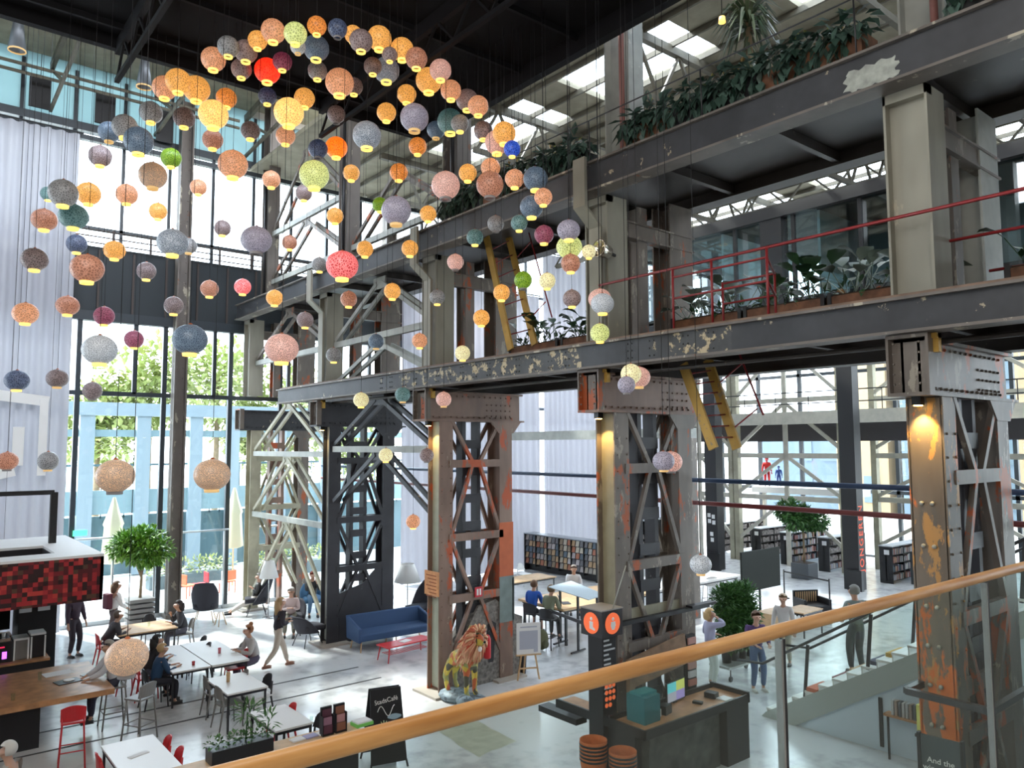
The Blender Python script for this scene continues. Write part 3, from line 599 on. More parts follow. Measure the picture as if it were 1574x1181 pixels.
RAW = '''328,91,19,P 351,72,17,Y 378,79,18,N 396,62,15,A 371,106,16,N 253,135,19,P 274,125,20,A 302,137,21,A 232,173,18,Y 283,181,17,D 348,151,16,F 328,176,23,K 327,215,16,E 385,201,15,D
168,203,17,B 192,195,20,Y 213,217,23,B 154,240,18,N 263,243,16,G 235,270,22,S 358,253,23,P 305,288,13,P 74,298,12,T 97,297,23,Y 136,298,19,A 195,299,17,P
420,48,19,P 454,52,18,V 487,40,15,F 458,72,12,W 486,74,20,B 519,44,15,U 411,109,20,R 434,95,15,M 543,53,14,A 555,63,18,N 583,59,19,A 488,109,15,Y 522,127,22,P 544,133,14,D 573,102,14,D
594,108,20,Z 618,76,18,A 599,84,12,N 640,90,17,E 677,108,17,I 659,124,20,A 411,148,14,U 468,151,16,A 444,173,23,K 517,176,14,D 439,209,15,P 489,229,15,U 517,227,17,O 483,269,23,V 540,266,13,A
564,208,22,Z 594,173,15,A 625,145,15,A 637,181,22,L 642,225,14,F 613,265,14,F 670,200,14,B 692,187,20,T 707,190,14,Y 693,139,16,P 718,154,17,N 735,163,16,P 743,201,15,D 775,205,18,A 764,219,19,I 787,229,13,C
719,266,14,A 754,258,15,P 685,285,22,I 753,284,21,E 791,275,15,P 417,276,14,P 467,297,13,N
823,275,19,B 835,303,14,P 817,318,18,B 798,343,13,T 836,361,15,M 874,354,18,L 875,380,20,V 877,405,15,E 905,387,11,H 804,431,14,G 841,432,13,H 879,459,14,N 922,460,18,I 926,467,18,W 922,512,15,V
970,575,16,H 982,580,18,I 963,592,14,L
68,338,20,E 113,333,23,T 118,375,16,U 53,399,21,D 134,413,26,E 176,385,17,A 243,325,14,A 225,417,15,D 265,373,24,Z 290,378,13,Y 342,351,13,N 394,369,24,L 322,444,14,E 373,441,13,J 39,482,20,P 104,470,18,E
160,486,16,M 267,470,15,D 206,522,15,M 153,538,27,W 292,522,27,B 26,585,19,U 88,582,17,D 142,601,15,D
515,332,13,A 584,315,12,G 609,324,23,L 658,329,13,A 445,373,12,E 491,407,12,Y 526,408,25,J 561,383,13,A 630,382,13,A 422,458,13,A 536,460,13,E 603,448,13,A 469,492,13,N 433,536,26,I 513,546,12,Y 578,525,12,B
645,524,12,P 711,543,12,H 700,403,13,I 672,457,12,Y 730,365,13,T 762,344,13,Y 740,489,13,A 771,450,13,A
555,615,12,H 619,607,12,T 682,614,12,I 593,700,11,H 656,700,11,N 635,802,11,P
177,732,30,S 326,730,28,S 11,709,17,E 74,709,16,Y 5,851,14,A 195,1010,33,S 1020,709,17,L 1031,710,18,I 1077,868,17,W'''
LN = []
for tk in RAW.split():
    a_, b2, c_, d_ = tk.split(','); LN.append([float(a_), float(b2), float(c_), d_])
placed = []
for i, (px, py, r, cc) in enumerate(sorted(LN, key=lambda q: -q[2])):
    v = ray(px, py)
    lim = [.245*FPX/r*random.uniform(.93, 1.07)]
    lim.append((8.45 if py > 90 else 8.9)/v.x if v.x > 0 else 99); lim.append(24.9/v.y)
    if v.z > 0: lim.append(((11.9 if v.y*14 < 15.5 else 14)-EYE)/v.z)
    d = min(lim)
    while True:
        P_ = CAM+v*d; R_ = r*d/FPX*(1/math.sqrt(1+((px-787)/FPX)**2))**.5
        bad = any((P_-Q).length < (R_+q)*1.06 for Q, q in placed)
        if P_.y < 15.4 and P_.z > 12.3-R_: bad = True
        if 12.3 < P_.z and 14.2 < P_.y < 15.7: bad = True
        if not bad: break
        d *= .975
    placed.append((P_, R_)); LN_ = (px, py, r, cc, P_, R_)
    placed[-1] = (P_, R_); 
    if i == 0: LIST = []
    LIST.append(LN_)
LIST.sort(key=lambda q: (q[1], q[0]))
def surround(px, py):
    if px < 118 and 180 < py < 840: return 'against the grey curtain'
    if py < 45: return 'at the crest of the cloud under the black ceiling'
    if py < 135: return 'under the black ceiling'
    if px < 420 and py < 330: return 'in front of the high bright windows'
    if px < 400 and 330 <= py < 490: return 'in front of the dark facade band'
    if px < 420 and py < 790: return 'in front of the tall lower windows'
    if py > 790: return 'hanging low over the hall floor'
    if px > 900: return 'in front of the rust streaked tower'
    if py < 330: return 'above the upper girder'
    if py < 560: return 'between the two girders'
    return 'below the lower girder'
def direction(dx, dy):
    h = 'right' if dx > 0 else 'left'; v = 'below' if dy > 0 else 'above'
    if abs(dx) > 2.2*abs(dy): return 'just '+h+' of'
    if abs(dy) > 2.2*abs(dx): return 'just '+v
    return v+' and '+h+' of'
seen = set(); labels = []
for i, (px, py, r, cc, P_, R_) in enumerate(LIST):
    size = 'large' if r >= 22 else ('small' if r <= 14 else 'medium')
    nb = sorted((q for q in LIST if q[4] is not P_), key=lambda q: (q[0]-px)**2+(q[1]-py)**2)
    base = f'{size} {LC[cc][0]} lantern '; lab = None
    cands = [base+surround(px, py)]
    cands += [base+f'{direction(px-q[0], py-q[1])} a {LC[q[3]][0]} one' for q in nb[:4]]
    cands += [base+f'{direction(px-q[0], py-q[1])} a {LC[q[3]][0]} one {surround(px, py)}' for q in nb[:4]]
    labels.append([c_.split() and c_ for c_ in cands if len(c_.split()) <= 16])
from collections import Counter
cnt = Counter(c_ for l in labels for c_ in set(l))
final = []
for l in labels:
    u = [c_ for c_ in l if cnt[c_] == 1]
    final.append(u[0] if u else l[-1])
def lantern(P_, R_, cc, label, oblate):
    t = thing('pendant_lantern', label, 'pendant lamp', P_, random.uniform(0, 6), 'round paper pendant lanterns hanging over the hall')
    k = oblate; n = 20 if R_ > .2 else 14
    prof = [(R_*math.cos(a_), R_*k*math.sin(a_)) for a_ in [math.radians(-68+i*(150/11)) for i in range(12)]]
    MB().lathe(prof, n=n).build('shade', LM[cc], t)
    es = LC[cc][4]; cm = collar_lit if es > .3 or (P_.z > 6.5 and random.random() < .75) else (collar_mid if random.random() < .6 else collar_dim)
    zb = -R_*k*.92
    MB().lathe([(R_*.36,zb+.01),(R_*.42,zb+.0),(R_*.40,zb-.17*R_),(R_*.36,zb-.17*R_),(R_*.34,zb)], n=n).build('collar', cm, t)
    MB().lathe([(.001,R_*k*1.1),(R_*.06,R_*k*1.09),(R_*.16,R_*k*.99),(R_*.17,R_*k*.95)], n=8).build('cap', cap_m, t)
    top = (12.88 if (P_.y < 15 and P_.x < 9.4) else (18.31-(P_.y-14)*.072)) - P_.z
    MB().tube([(0,0,R_*k*1.05),(0,0,top)], .0042, 5).build('cord', cord_m, t)
for (px, py, r, cc, P_, R_), lab in zip(LIST, final):
    lantern(P_, R_, cc, lab, .90 if (py > 330 and r >= 17) else .98)
# slim conical house lamps under the roof
for px, py, w in ((27, 60, 'at the far upper left corner under the roof'), (222, 118, 'above the high windows left of the lantern cloud')):
    v = at(px, py, Y=24.0); t = thing('cone_pendant', f'slim grey cone lamp {w}', 'pendant lamp', v)
    MB().lathe([(.05,.9),(.12,.5),(.22,-.3),(.2,-.3),(.1,.45),(.001,.88)], n=12).build('shade', mat('zinc shade', (.2,.22,.25), .4, .5), t)
    MB().lathe([(.22,-.3),(.225,-.34),(.2,-.34)], n=12).build('warm_rim', collar_mid, t); MB().tube([(0,0,.9),(0,0,17.35-v.z)], .01, 5).build('cord', cord_m, t)
# ================================================================ BUILDERS
M['steel_dark'] = mat('dark grey metal', (.05,.05,.055), .4, .4)
M['chair_red'] = mat('red lacquer', (.55,.02,.025), .35); M['chair_grey'] = mat('warm grey lacquer', (.2,.19,.18), .45); M['chair_black'] = mat('black lacquer', (.02,.02,.024), .4)
M['tabletop'] = mat('white laminate', (.74,.72,.70), .35); M['oak'] = mat('oiled oak boards', (.40,.20,.09), .4, noise=.3, ns=5); M['lightoak'] = mat('pale oak', (.58,.38,.2), .45, noise=.15, ns=6)
M['felt'] = mat('charcoal felt', (.035,.035,.045), .95); M['blue'] = mat('navy blue upholstery', (.03,.07,.16), .8); M['paper'] = mat('paper', (.75,.75,.75), .8); M['skyblue'] = mat('mid blue upholstery', (.06,.16,.28), .85)
M['soil'] = mat('soil', (.04,.025,.015), .95); M['bark'] = mat('bark', (.25,.18,.11), .9, noise=.3); M['chrome'] = mat('chrome wire', (.5,.5,.5), .25, .9)
M['leaf_bright'] = leafmat('bright green leaf', (.04,.14,.015), (.22,.42,.05)); M['leaf_dark'] = leafmat('dark green leaf', (.008,.03,.012), (.05,.12,.05)); M['leaf_mid'] = leafmat('mid green leaf', (.02,.08,.02), (.10,.24,.06))
M['leaf_pale'] = leafmat('white lit leaf', (.03,.07,.045), (.33,.40,.34))  # white light on some deck leaves, put into the leaf colour
M['cardboard'] = mat('orange fibre', (.48,.13,.035), .8, noise=.15, ns=20)
def F(px, py, z=0.0): v = at(px, py, z=z); return (v.x, v.y, z)
def leaf(mb, p, d, L, w, fold=.25):
    d = d.normalized(); s = d.cross(Vector((0,0,1)));
    if s.length < .1: s = Vector((1,0,0))
    s.normalize(); n = s.cross(d).normalized(); e = p+d*L; m1 = p+d*L*.45
    mb.add([p, m1+s*w/2+n*w*fold, e, m1-s*w/2+n*w*fold, m1-n*0], [(0,1,4),(1,2,4),(2,3,4),(3,0,4)], False)
def leafcloud(mb, c, rad, n, L=.12, w=.06, shell=.55, droop=-.2):
    c = Vector(c)
    for _ in range(n):
        while True:
            q = Vector((random.uniform(-1,1), random.uniform(-1,1), random.uniform(-1,1)))
            if shell < q.length < 1: break
        p = c+Vector((q.x*rad[0], q.y*rad[1], q.z*rad[2])); d = q+Vector((random.uniform(-.6,.6), random.uniform(-.6,.6), random.uniform(-.6,.6)+droop))
        leaf(mb, p, d, L*random.uniform(.7,1.3), w*random.uniform(.7,1.3))
def chair(label, col, loc, rz, group='cafe chairs', m2=None):
    t = thing('cafe_chair', label, 'chair', loc, rz, group); m = M[col]; s = MB()
    s.prism([(-.2,-.2),(.22,-.2),(.23,0),(.22,.2),(-.2,.2),(-.22,0)], 2, .44, .47); s.build('seat', m2 or m, t, .008)
    b = MB(); n = 8
    for i in range(n):
        for (u0, u1) in ((i/n, (i+1)/n),):
            def P(u, v): a = (u-.5)*2; h = .42+.26*v if True else 0; ww = .19*(1-.35*max(0,v-.6)/.4*abs(a)); return Vector((-.2-.05*v+.05*a*a, a*ww, .56+.27*v*(1-.25*a*a*v)))
            q = [P(u0,0),P(u1,0),P(u1,1),P(u0,1)]; o = Vector((-.018,0,0)); b.add(q+[x+o for x in q], [(0,1,2,3),(7,6,5,4),(0,4,5,1),(1,5,6,2),(2,6,7,3),(3,7,4,0)])
    b.build('backrest', m, t)
    for sx, sy in ((1,1),(1,-1)): MB().tube([(.18*sx,.17*sy,.44),(.21*sx,.19*sy,0)], .014, 6).build('leg', m, t)
    for sy in (1,-1): MB().tube([(-.21,.17*sy,.72),(-.18,.17*sy,.44),(-.26,.19*sy,0)], [.014,.022,.013], 6).build('leg', m, t)
    return t
def stool(label, col, loc, rz, group='bar stools'):
    t = thing('bar_stool', label, 'bar stool', loc, rz, group); m = M[col]
    MB().prism([(-.18,-.18),(.2,-.19),(.2,.19),(-.18,.18)], 2, .74, .775).build('seat', m, t, .008)
    b = MB()
    for i in range(8):
        def P(a, v): return Vector((-.19-.04*v+.06*a*a, a*.19, .80+.27*v*(1-.22*a*a)))
        a0, a1 = -1+i/4, -1+(i+1)/4; q = [P(a0,0),P(a1,0),P(a1,1),P(a0,1)]; o = Vector((-.018,0,0)); b.add(q+[x+o for x in q], [(0,1,2,3),(7,6,5,4),(0,4,5,1),(1,5,6,2),(2,6,7,3),(3,7,4,0)])
    b.build('backrest', m, t)
    for sx in (1,-1):
        for sy in (1,-1): MB().tube([(.16*sx,.16*sy,.9 if sx < 0 else .74),(.16*sx,.16*sy,.74),(.23*sx,.2*sy,0)], .015, 6).build('leg', m, t)
    f = MB(); c4 = [(.2,.185,.3),(.2,-.185,.3),(-.2,-.185,.3),(-.2,.185,.3)]
    for i in range(4): f.tube([c4[i], c4[(i+1)%4]], .011, 6)
    f.build('footrest', m, t); return t
def table(label, corners, z, th=.03, top='tabletop', leg='chair_black', cat='table', lw=.035, name='cafe_table', group=None, apron=True):
    """corners: four floor xy points of the top, in order"""
    t = thing(name, label, cat, (0,0,0), 0, group); c = [Vector((p[0],p[1],0)) for p in corners]
    MB().prism([(p.x,p.y) for p in c], 2, z-th, z).build('tabletop', M[top], t)
    ce = sum(c, Vector())/4
    if apron:
        a = MB()
        for i in range(4): p = c[i].lerp(ce,.06); q = c[(i+1)%4].lerp(ce,.06); a.bar((p.x,p.y,z-th-.03),(q.x,q.y,z-th-.03),.02,.05)
        a.build('apron', M[leg], t)
    for p in c: q = p.lerp(ce, .09); MB().bar((q.x,q.y,0),(q.x,q.y,z-th), lw).build('leg', M[leg], t)
    return t
def rect(x0, y0, x1, y1): return [(x0,y0),(x1,y0),(x1,y1),(x0,y1)]
def grid_shell(fn, nu, nv, th):
    """closed upholstered shell from a surface function and a thickness"""
    vs = []; N_ = []
    P = [[fn(i/nu, j/nv) for j in range(nv+1)] for i in range(nu+1)]
    for i in range(nu+1):
        for j in range(nv+1):
            a = P[min(i+1,nu)][j]-P[max(i-1,0)][j]; b = P[i][min(j+1,nv)]-P[i][max(j-1,0)]; N_.append(a.cross(b).normalized())
    top = [P[i][j] for i in range(nu+1) for j in range(nv+1)]; bot = [p-n*th for p, n in zip(top, N_)]; K = len(top); w = nv+1; fs = []
    for i in range(nu):
        for j in range(nv):
            a = i*w+j; fs.append((a,a+w,a+w+1,a+1)); fs.append((K+a,K+a+1,K+a+w+1,K+a+w))
    for i in range(nu): fs.append((i*w,K+i*w,K+(i+1)*w,(i+1)*w)); fs.append((i*w+nv,(i+1)*w+nv,K+(i+1)*w+nv,K+i*w+nv))
    for j in range(nv): fs.append((j,j+1,K+j+1,K+j)); a = nu*w; fs.append((a+j,K+a+j,K+a+j+1,a+j+1))
    m = MB(); m.add(top+bot, fs, True); return m
def wing_chair(label, loc, rz, m='felt', legs='chair_black', high=1.1):
    t = thing('lounge_chair', label, 'armchair', loc, rz, 'lounge chairs by the glass wall')
    def fn(u, v):
        a = (u-.5)*2; w = .33+.03*math.sin(v*3)-.07*max(0, v-.65)/.35; wing = (.30*(1-v)**.7+.1)*abs(a)**2.2
        return Vector((-.28-.2*v+wing, a*w, .38+v*(high-.38)*(1-.04*a*a)))
    grid_shell(fn, 12, 8, .05).build('backrest', M[m], t)
    def fs(u, v): a = (v-.5)*2; return Vector((-.28+.62*u, a*.3, .42+.02*math.cos(a*1.5)-.03*u))
    grid_shell(lambda u, v: fs(u, v)+Vector((0,0,.02)), 6, 6, -.12).build('seat_cushion', M[m], t)
    for sx in (1,-1):
        for sy in (1,-1): MB().tube([(.18*sx-.02,.2*sy,.34),(.3*sx-.02,.28*sy,0)], .013, 6).build('leg', M[legs], t)
    return t
# ---- figures
def ik(a, b, l1, l2, pole):
    a = Vector(a); b = Vector(b); d = b-a; L = min(d.length, (l1+l2)*.995); dn = d.normalized(); b = a+dn*L
    x = (l1*l1-l2*l2+L*L)/(2*L); h = math.sqrt(max(0, l1*l1-x*x)); p = Vector(pole); p = (p-dn*p.dot(dn))
    p = p.normalized() if p.length > 1e-4 else Vector((0,0,1)); return a+dn*x+p*h, b
def skin(name, verts, edges, mat_, parent, root=0, sub=1):
    bm = bmesh.new(); sl_ = bm.verts.layers.skin.verify(); vs = []
    for i, (p, r) in enumerate(verts):
        v = bm.verts.new(p); v[sl_].radius = (r, r) if not isinstance(r, tuple) else r; v[sl_].use_root = (i == root); vs.append(v)
    for a, b in edges: bm.edges.new((vs[a], vs[b]))
    me = bpy.data.meshes.new(name); bm.to_mesh(me); bm.free(); me.materials.append(mat_)
    ob = bpy.data.objects.new(name, me); COL.objects.link(ob); ob.parent = parent
    m = ob.modifiers.new('skin', 'SKIN'); m.use_smooth_shade = True; m.branch_smoothing = .4
    s = ob.modifiers.new('sub', 'SUBSURF'); s.levels = sub; s.render_levels = sub; return ob
MC = {}
def cm(col, rough=.8):
    k = tuple(round(c, 3) for c in col)
    if k not in MC: MC[k] = mat('cloth %d' % len(MC), k, rough)
    return MC[k]
def person(label, loc, rz, pose='stand', skinc=(.52,.30,.21), hair=(.08,.05,.03), shirt=(.1,.1,.12), pants=(.05,.05,.07), shoes=(.03,.03,.03), lean=0, hands=None, feet=None, seat=.46, hl=0, h=1.0, bun=False, head=0, shorts=False, prop=None):
    t = thing('person', label, 'person', loc, rz); t.scale = (h,h,h)
    SK = cm(skinc, .55); pz = .93
    if pose == 'sit': pz = seat+.10
    if pose == 'walk': pz = .90
    la = math.radians(lean); up = Vector((math.sin(la), 0, math.cos(la)))
    P0 = Vector((0,0,pz)); Wt = P0+up*.15; Ch = P0+up*.36; Nb = P0+up*.50; Nk = P0+up*.56+Vector((.01,0,0)); Hd = Nk+Vector((.025,0,.105)); Hc = Hd+Vector((-.012,0,.055)); Jw = Nk+Vector((.04,0,.055))
    hands = hands or [(.1,.26,pz-.08),(.1,-.26,pz-.08)]
    if feet is None: feet = [(.02,.12,.07),(.02,-.12,.07)] if pose == 'stand' else ([(.30,.08,.07),(-.36,-.08,.13)] if pose == 'walk' else [(.42,.13,.07+max(0, seat-.47)*.6),(.38,-.13,.07+max(0, seat-.47)*.6)])
    V = [(P0,.10),(Wt,.09),(Ch,.105),(Nb,.06),(Nk,.054),(Jw,.085),(Hd,.122),(Hc,.096),(Hd+Vector((.115,0,-.02)),.016),(Hd+Vector((0,.10,-.01)),.016),(Hd+Vector((0,-.10,-.01)),.016)]
    E = [(0,1),(1,2),(2,3),(3,4),(4,5),(5,6),(6,7),(6,8),(6,9),(6,10)]
    SV = [(P0-up*.03,.158),(Wt,.145),(Ch,.165),(Nb,.088)]; SE = [(0,1),(1,2),(2,3)]
    TV = [(Wt-up*.02,.132),(P0,.15)]; TE = [(0,1)]
    for s_, ht, ft in ((1, hands[0], feet[0]), (-1, hands[1], feet[1])):
        sh = Ch+up*.09+Vector((0,.17*s_,0)); el, wr = ik(sh, ht, .29, .25, (-.5,.5*s_,-.6)); fd = (wr-el).normalized(); pl = wr+fd*.05
        b0 = len(V); V += [(sh,.042),(el,.034),(wr,.026),(pl,.028)]; E += [(2,b0),(b0,b0+1),(b0+1,b0+2),(b0+2,b0+3)]
        side = fd.cross(Vector((0,0,1)));  side = side.normalized() if side.length > .05 else Vector((1,0,0)); dn = side.cross(fd).normalized()
        for k, (o, L) in enumerate(((-.026,.062),(-.009,.072),(.009,.068),(.026,.052))):
            a = len(V); q = pl+side*o+fd*.03; V += [(q,.0085),(q+fd*L*.6-dn*.006,.008),(q+fd*L-dn*.02,.007)]; E += [(b0+3,a),(a,a+1),(a+1,a+2)]
        a = len(V); th_ = side*(-s_); V += [(pl+th_*.035+fd*.0,.009),(pl+th_*.05+fd*.03-dn*.01,.008)]; E += [(b0+3,a),(a,a+1)]
        c0 = len(SV); SV += [(sh,.082),(el,.060),(wr-fd*.03,.042)]; SE += [(2,c0),(c0,c0+1),(c0+1,c0+2)]
        hp = P0+Vector((0,.095*s_,-.03)); kn, an = ik(hp, ft, .43, .42, (1,0,.25)); 
        d0 = len(V); V += [(hp,.07),(kn,.05),(an,.036),(an+Vector((.09,0,-.045)),.032),(an+Vector((.15,0,-.05)),.022)]; E += [(0,d0),(d0,d0+1),(d0+1,d0+2),(d0+2,d0+3),(d0+3,d0+4)]
        e0 = len(TV); TV += [(hp,.108),(kn,.075),(an+(kn-an)*(.08 if not shorts else .75),.055)]; TE += [(1,e0),(e0,e0+1),(e0+1,e0+2)]
        f_ = MB(); f_.ball((an.x+.065, an.y, an.z-.035), .055, (2.3,.85,.75), 12, 6); f_.box(an.x-.05,an.y-.04,an.z-.075,an.x+.17,an.y+.04,an.z-.055); f_.build('shoe', cm(shoes,.5), t)
    bo_ = skin('body', V, E, SK, t); skin('shirt', SV, SE, cm(shirt), t); skin('trousers', TV, TE, cm(pants), t)
    hb = MB(); c = Hd+Vector((-.024,0,.03)); vs = []
    hb.ball(c, .116, (.98,.93,.97), 16, 12); keep = [i for i, v in enumerate(hb.v) if not (v[0] > c.x+.02 and v[2] < c.z+.052) and v[0] < c.x+.092 and v[2] > c.z-.085]; ks = set(keep)
    hb.f = [f for f in hb.f if all(i in ks for i in f)]; hb.sm = [True]*len(hb.f)
    if hl: hb.tube([c+Vector((-.05,0,0)), c+Vector((-.075,0,-.12)), c+Vector((-.09,0,-.12-hl))], [.1,.085,.05], 8)
    if bun: hb.ball(c+Vector((-.05,0,.11)), .05)
    hb.build('hair', cm(hair,.7), t)
    ey = MB(); 
    for s_ in (1,-1): ey.ball(Hd+Vector((.093,.034*s_,.008)), .012, n=6, m=4)
    ey.build('eyes', cm((.02,.015,.01),.2), bo_)
    mo = MB(); mo.ball(Jw+Vector((.066,0,-.004)), .013, (.5,1.7,.45), 6, 4); mo.build('mouth', cm((.35,.12,.1)), bo_)
    if prop: prop(t, P0, Ch, Nb)
    return t
def potted(name, label, cat, loc, foliage, m_leaf='leaf_mid'): pass
def ct(px, py, rz): v = at(px, py, z=.83); return (v.x+.25*math.cos(rz), v.y+.25*math.sin(rz), 0), rz
# ================================================================ CAFE
tag(MB().box(3.0-6, 15.95, .86, 3.55, 18.3, .96).build('tabletop', M['oak']), 'long high oak communal table with tablet, glass and tray, at the left edge', 'table')
o_ = bpy.data.objects['tabletop']; o_.name = 'communal_table'
cb_ = MB(); cb_.box(-2.5, 16.5, 0, 2.45, 17.7, .86); u = cb_.build('table_base', M['black'], o_)
MB().box(2.46, 16.45, .74, 3.1, 16.9, .79).build('yellow_lit_underside', mat('yellow light colour', (.7,.42,.05), .5), o_)  # yellow light under the tabletop, put in as a coloured plate
stool('red bar stool at the near corner of the long oak table', 'chair_red', (2.75, 15.2, 0), math.radians(80))
stool('red bar stool at the left edge of the picture behind the white haired man', 'chair_red', (1.35, 15.0, 0), math.radians(85))
stool('grey bar stool pulled up to the short end of the oak table', 'chair_grey', (3.95, 15.75, 0), math.radians(120))
stool('grey bar stool under the man with the tablet', 'chair_grey', (at(152,995,z=1.55).x+.3, at(152,995,z=1.55).y, 0), math.radians(180))
person('grey haired person in pale shirt reading a tablet at the oak table', (at(152,995,z=1.55).x+.3, at(152,995,z=1.55).y, 0), math.radians(180), 'sit', hair=(.3,.27,.24), shirt=(.55,.56,.6), pants=(.03,.03,.05), lean=12, hands=[(.50,.12,1.0),(.50,-.12,1.0)], seat=.775)
def flat(name, label, cat, p, sx, sy, h, m, rz=0, group=None):
    o = MB().box(-sx/2,-sy/2,0,sx/2,sy/2,h).build(name, m); o.location = p; o.rotation_euler = (0,0,rz); return tag(o, label, cat, group)
flat('tablet', 'dark tablet in the hands of the man at the oak table', 'tablet', (3.35,17.2,.96), .25,.18,.01, mat('tablet screen',(.25,.2,.2),.2), .3)
tr_ = flat('tray', 'dark serving tray with a plate on the oak table', 'tray', (2.95,16.95,.96), .42,.3,.015, M['steel_dark'], .2)
t_ = MB().lathe([(.001,0),(.08,0),(.1,.015),(.09,.018),(.001,.01)], n=14).build('plate', M['white']); t_.location = (2.97,16.97,.975); tag(t_, 'white plate on the dark tray', 'plate')
def glassware(name, label, p, r=.035, h=.12, m=None, cat='glass', group=None):
    t = MB().lathe([(.001,0),(r*.85,0),(r,h),(r*.92,h),(r*.8,.01),(.001,.01)], n=12).build(name, m or M['glass_rail']); t.location = p; return tag(t, label, cat, group)
glassware('drinking_glass', 'empty glass standing alone near the edge of the oak table', (2.0,16.35,.96)); glassware('drinking_glass', 'tall glass beside the dark tray', (2.55,17.4,.96), h=.16)
flat('paper_sheet', 'white sheet at the left end of the oak table', 'paper', (.9,16.4,.96), .3,.21,.002, M['paper'], .4)
flat('paper_sheet', 'large pale menu lying by the tablet on the oak table', 'paper', (2.9,17.7,.96), .5,.35,.003, M['paper'], .1)
# bar canopy with mosaic front
cv = thing('bar_canopy', 'suspended bar canopy with red and black mosaic sides and a white top', 'canopy')
def mosaic():
    m = bpy.data.materials.new('red mosaic tiles'); m.use_nodes = True; nt = m.node_tree; N, L = nt.nodes, nt.links; p = N['Principled BSDF']
    t = N.new('ShaderNodeTexCoord'); mp = N.new('ShaderNodeVectorMath'); mp.operation = 'SNAP'; mp.inputs[1].default_value = (.085,.085,.085); w = N.new('ShaderNodeTexWhiteNoise'); L.new(t.outputs['Object'], mp.inputs[0]); L.new(mp.outputs[0], w.inputs['Vector'])
    r = N.new('ShaderNodeValToRGB'); r.color_ramp.interpolation = 'CONSTANT'; e = r.color_ramp.elements; e[0].color = (.03,.012,.012,1); e[1].position = .28; e[1].color = (.09,.012,.015,1)
    for q, c in ((.45,(.20,.015,.02)),(.62,(.38,.025,.03)),(.8,(.5,.05,.04)),(.92,(.1,.05,.03))): k = e.new(q); k.color = (*c,1)
    L.new(w.outputs['Value'], r.inputs[0]); L.new(r.outputs[0], p.inputs['Base Color']); p.inputs['Roughness'].default_value = .35; return m
c0 = at(160,855,z=3.2)
cx, cy = c0.x, c0.y
MB().box(-5, cy, 2.33, cx, cy+.06, 3.2).box(cx-.06, cy, 2.33, cx, cy+4.3, 3.2).box(-5,cy+4.24,2.33,cx,cy+4.3,3.2).build('mosaic_side', mosaic(), cv)
tp = MB(); hx0, hx1, hy0, hy1 = -1.0, 2.85, cy+.75, cy+2.3
tp.box(-5,cy,3.2,cx,hy0,3.25); tp.box(-5,hy1,3.2,cx,cy+4.3,3.25); tp.box(hx1,hy0,3.2,cx,hy1,3.25); tp.box(-5,hy0,3.2,hx0,hy1,3.25)
tp.build('white_top', M['white'], cv)
MB().box(hx0,hy0,2.75,hx1,hy1,2.8).box(hx1-.02,hy0,2.8,hx1,hy1,3.2).box(hx0,hy1-.02,2.8,hx1,hy1,3.2).box(-5,cy+.06,2.33,cx-.06,cy+4.2,2.38).build('black_well', M['black'], cv)
hg = MB(); ax, ay = at(80,835,z=3.25).x, at(80,835,z=3.25).y; zt = at(80,757,Y=ay).z
hg.bar((ax,ay,3.25),(ax,ay,zt),.14,.14); hg.bar((ax,ay,zt),(ax-4,ay,zt),.1,.1); hg.bar((ax-2.5,ay,zt),(ax-2.5,ay,3.25),.1,.1); hg.build('black_frame', M['black'], cv)
# bar behind the communal table
br = thing('bar_counter', 'dark bar counter with oak ledge behind the communal table', 'bar counter')
MB().box(-3,19.0,0,2.9,19.9,.95).build('body', M['black'], br); MB().box(-3,18.95,.95,2.95,19.95,1.0).build('ledge', M['oak'], br)
MB().box(2.55,20.6,0,3.3,21.5,2.36).build('dark_pillar', M['black'], br); MB().box(-3,21.0,.0,2.5,21.5,1.15).build('back_cabinet', M['oak'], br)
MB().box(-3,21.5,1.2,2.5,21.6,2.33).build('back_panel', M['black'], br)
for k, w in enumerate(('left', 'right')): flat('menu_board', f'white menu panel on the dark pillar, {w} one of the pair', 'menu board', (2.68+k*.36,20.58,1.7), .24,.02,.5, M['paper'])
cf = thing('coffee_machine', 'black coffee machine with purple lit side and cups on top', 'coffee machine', (1.75,19.4,1.0))
MB().box(-.6,-.3,0,.55,.3,.42).build('body', M['black'], cf, .02); MB().box(-.55,-.28,.42,.5,.28,.48).build('cup_rack', M['chrome'], cf); MB().cb((.4,-.305,.15),.08,.01,.14).build('purple_lamp', mat('purple lamp', (.4,.1,.7), emit=(.5,.1,.9), es=2), cf)
MB().box(-.58,-.305,.3,.4,-.3,.33).build('red_strip', mat('red strip', (.5,.02,.05), emit=(.8,.02,.1), es=.6), cf)
for i in range(7):
    c_ = glassware('cup', f'white cup on the coffee machine, {("first","second","third","fourth","fifth","sixth","seventh")[i]} from its left end', (1.25+i*.15,19.35+.1*(i%2),1.48), .035,.07, M['white'], 'cup', 'cups on the coffee machine')
for k, x in enumerate((2.45, 2.75)):
    gr = thing('coffee_grinder', ('pale grey' if k == 0 else 'black and white framed')+' coffee grinder box right of the coffee machine', 'grinder', (x,19.35,1.0)); MB().box(-.13,-.2,0,.13,.2,.42+.06*k).build('body', M['chair_grey' if k == 0 else 'black'], gr, .015); MB().box(-.14,-.21,.4+.06*k,.14,.21,.44+.06*k).box(-.14,-.215,0,-.11,-.2,.44).box(.11,-.215,0,.14,-.2,.44).build('frame', M['white'], gr)
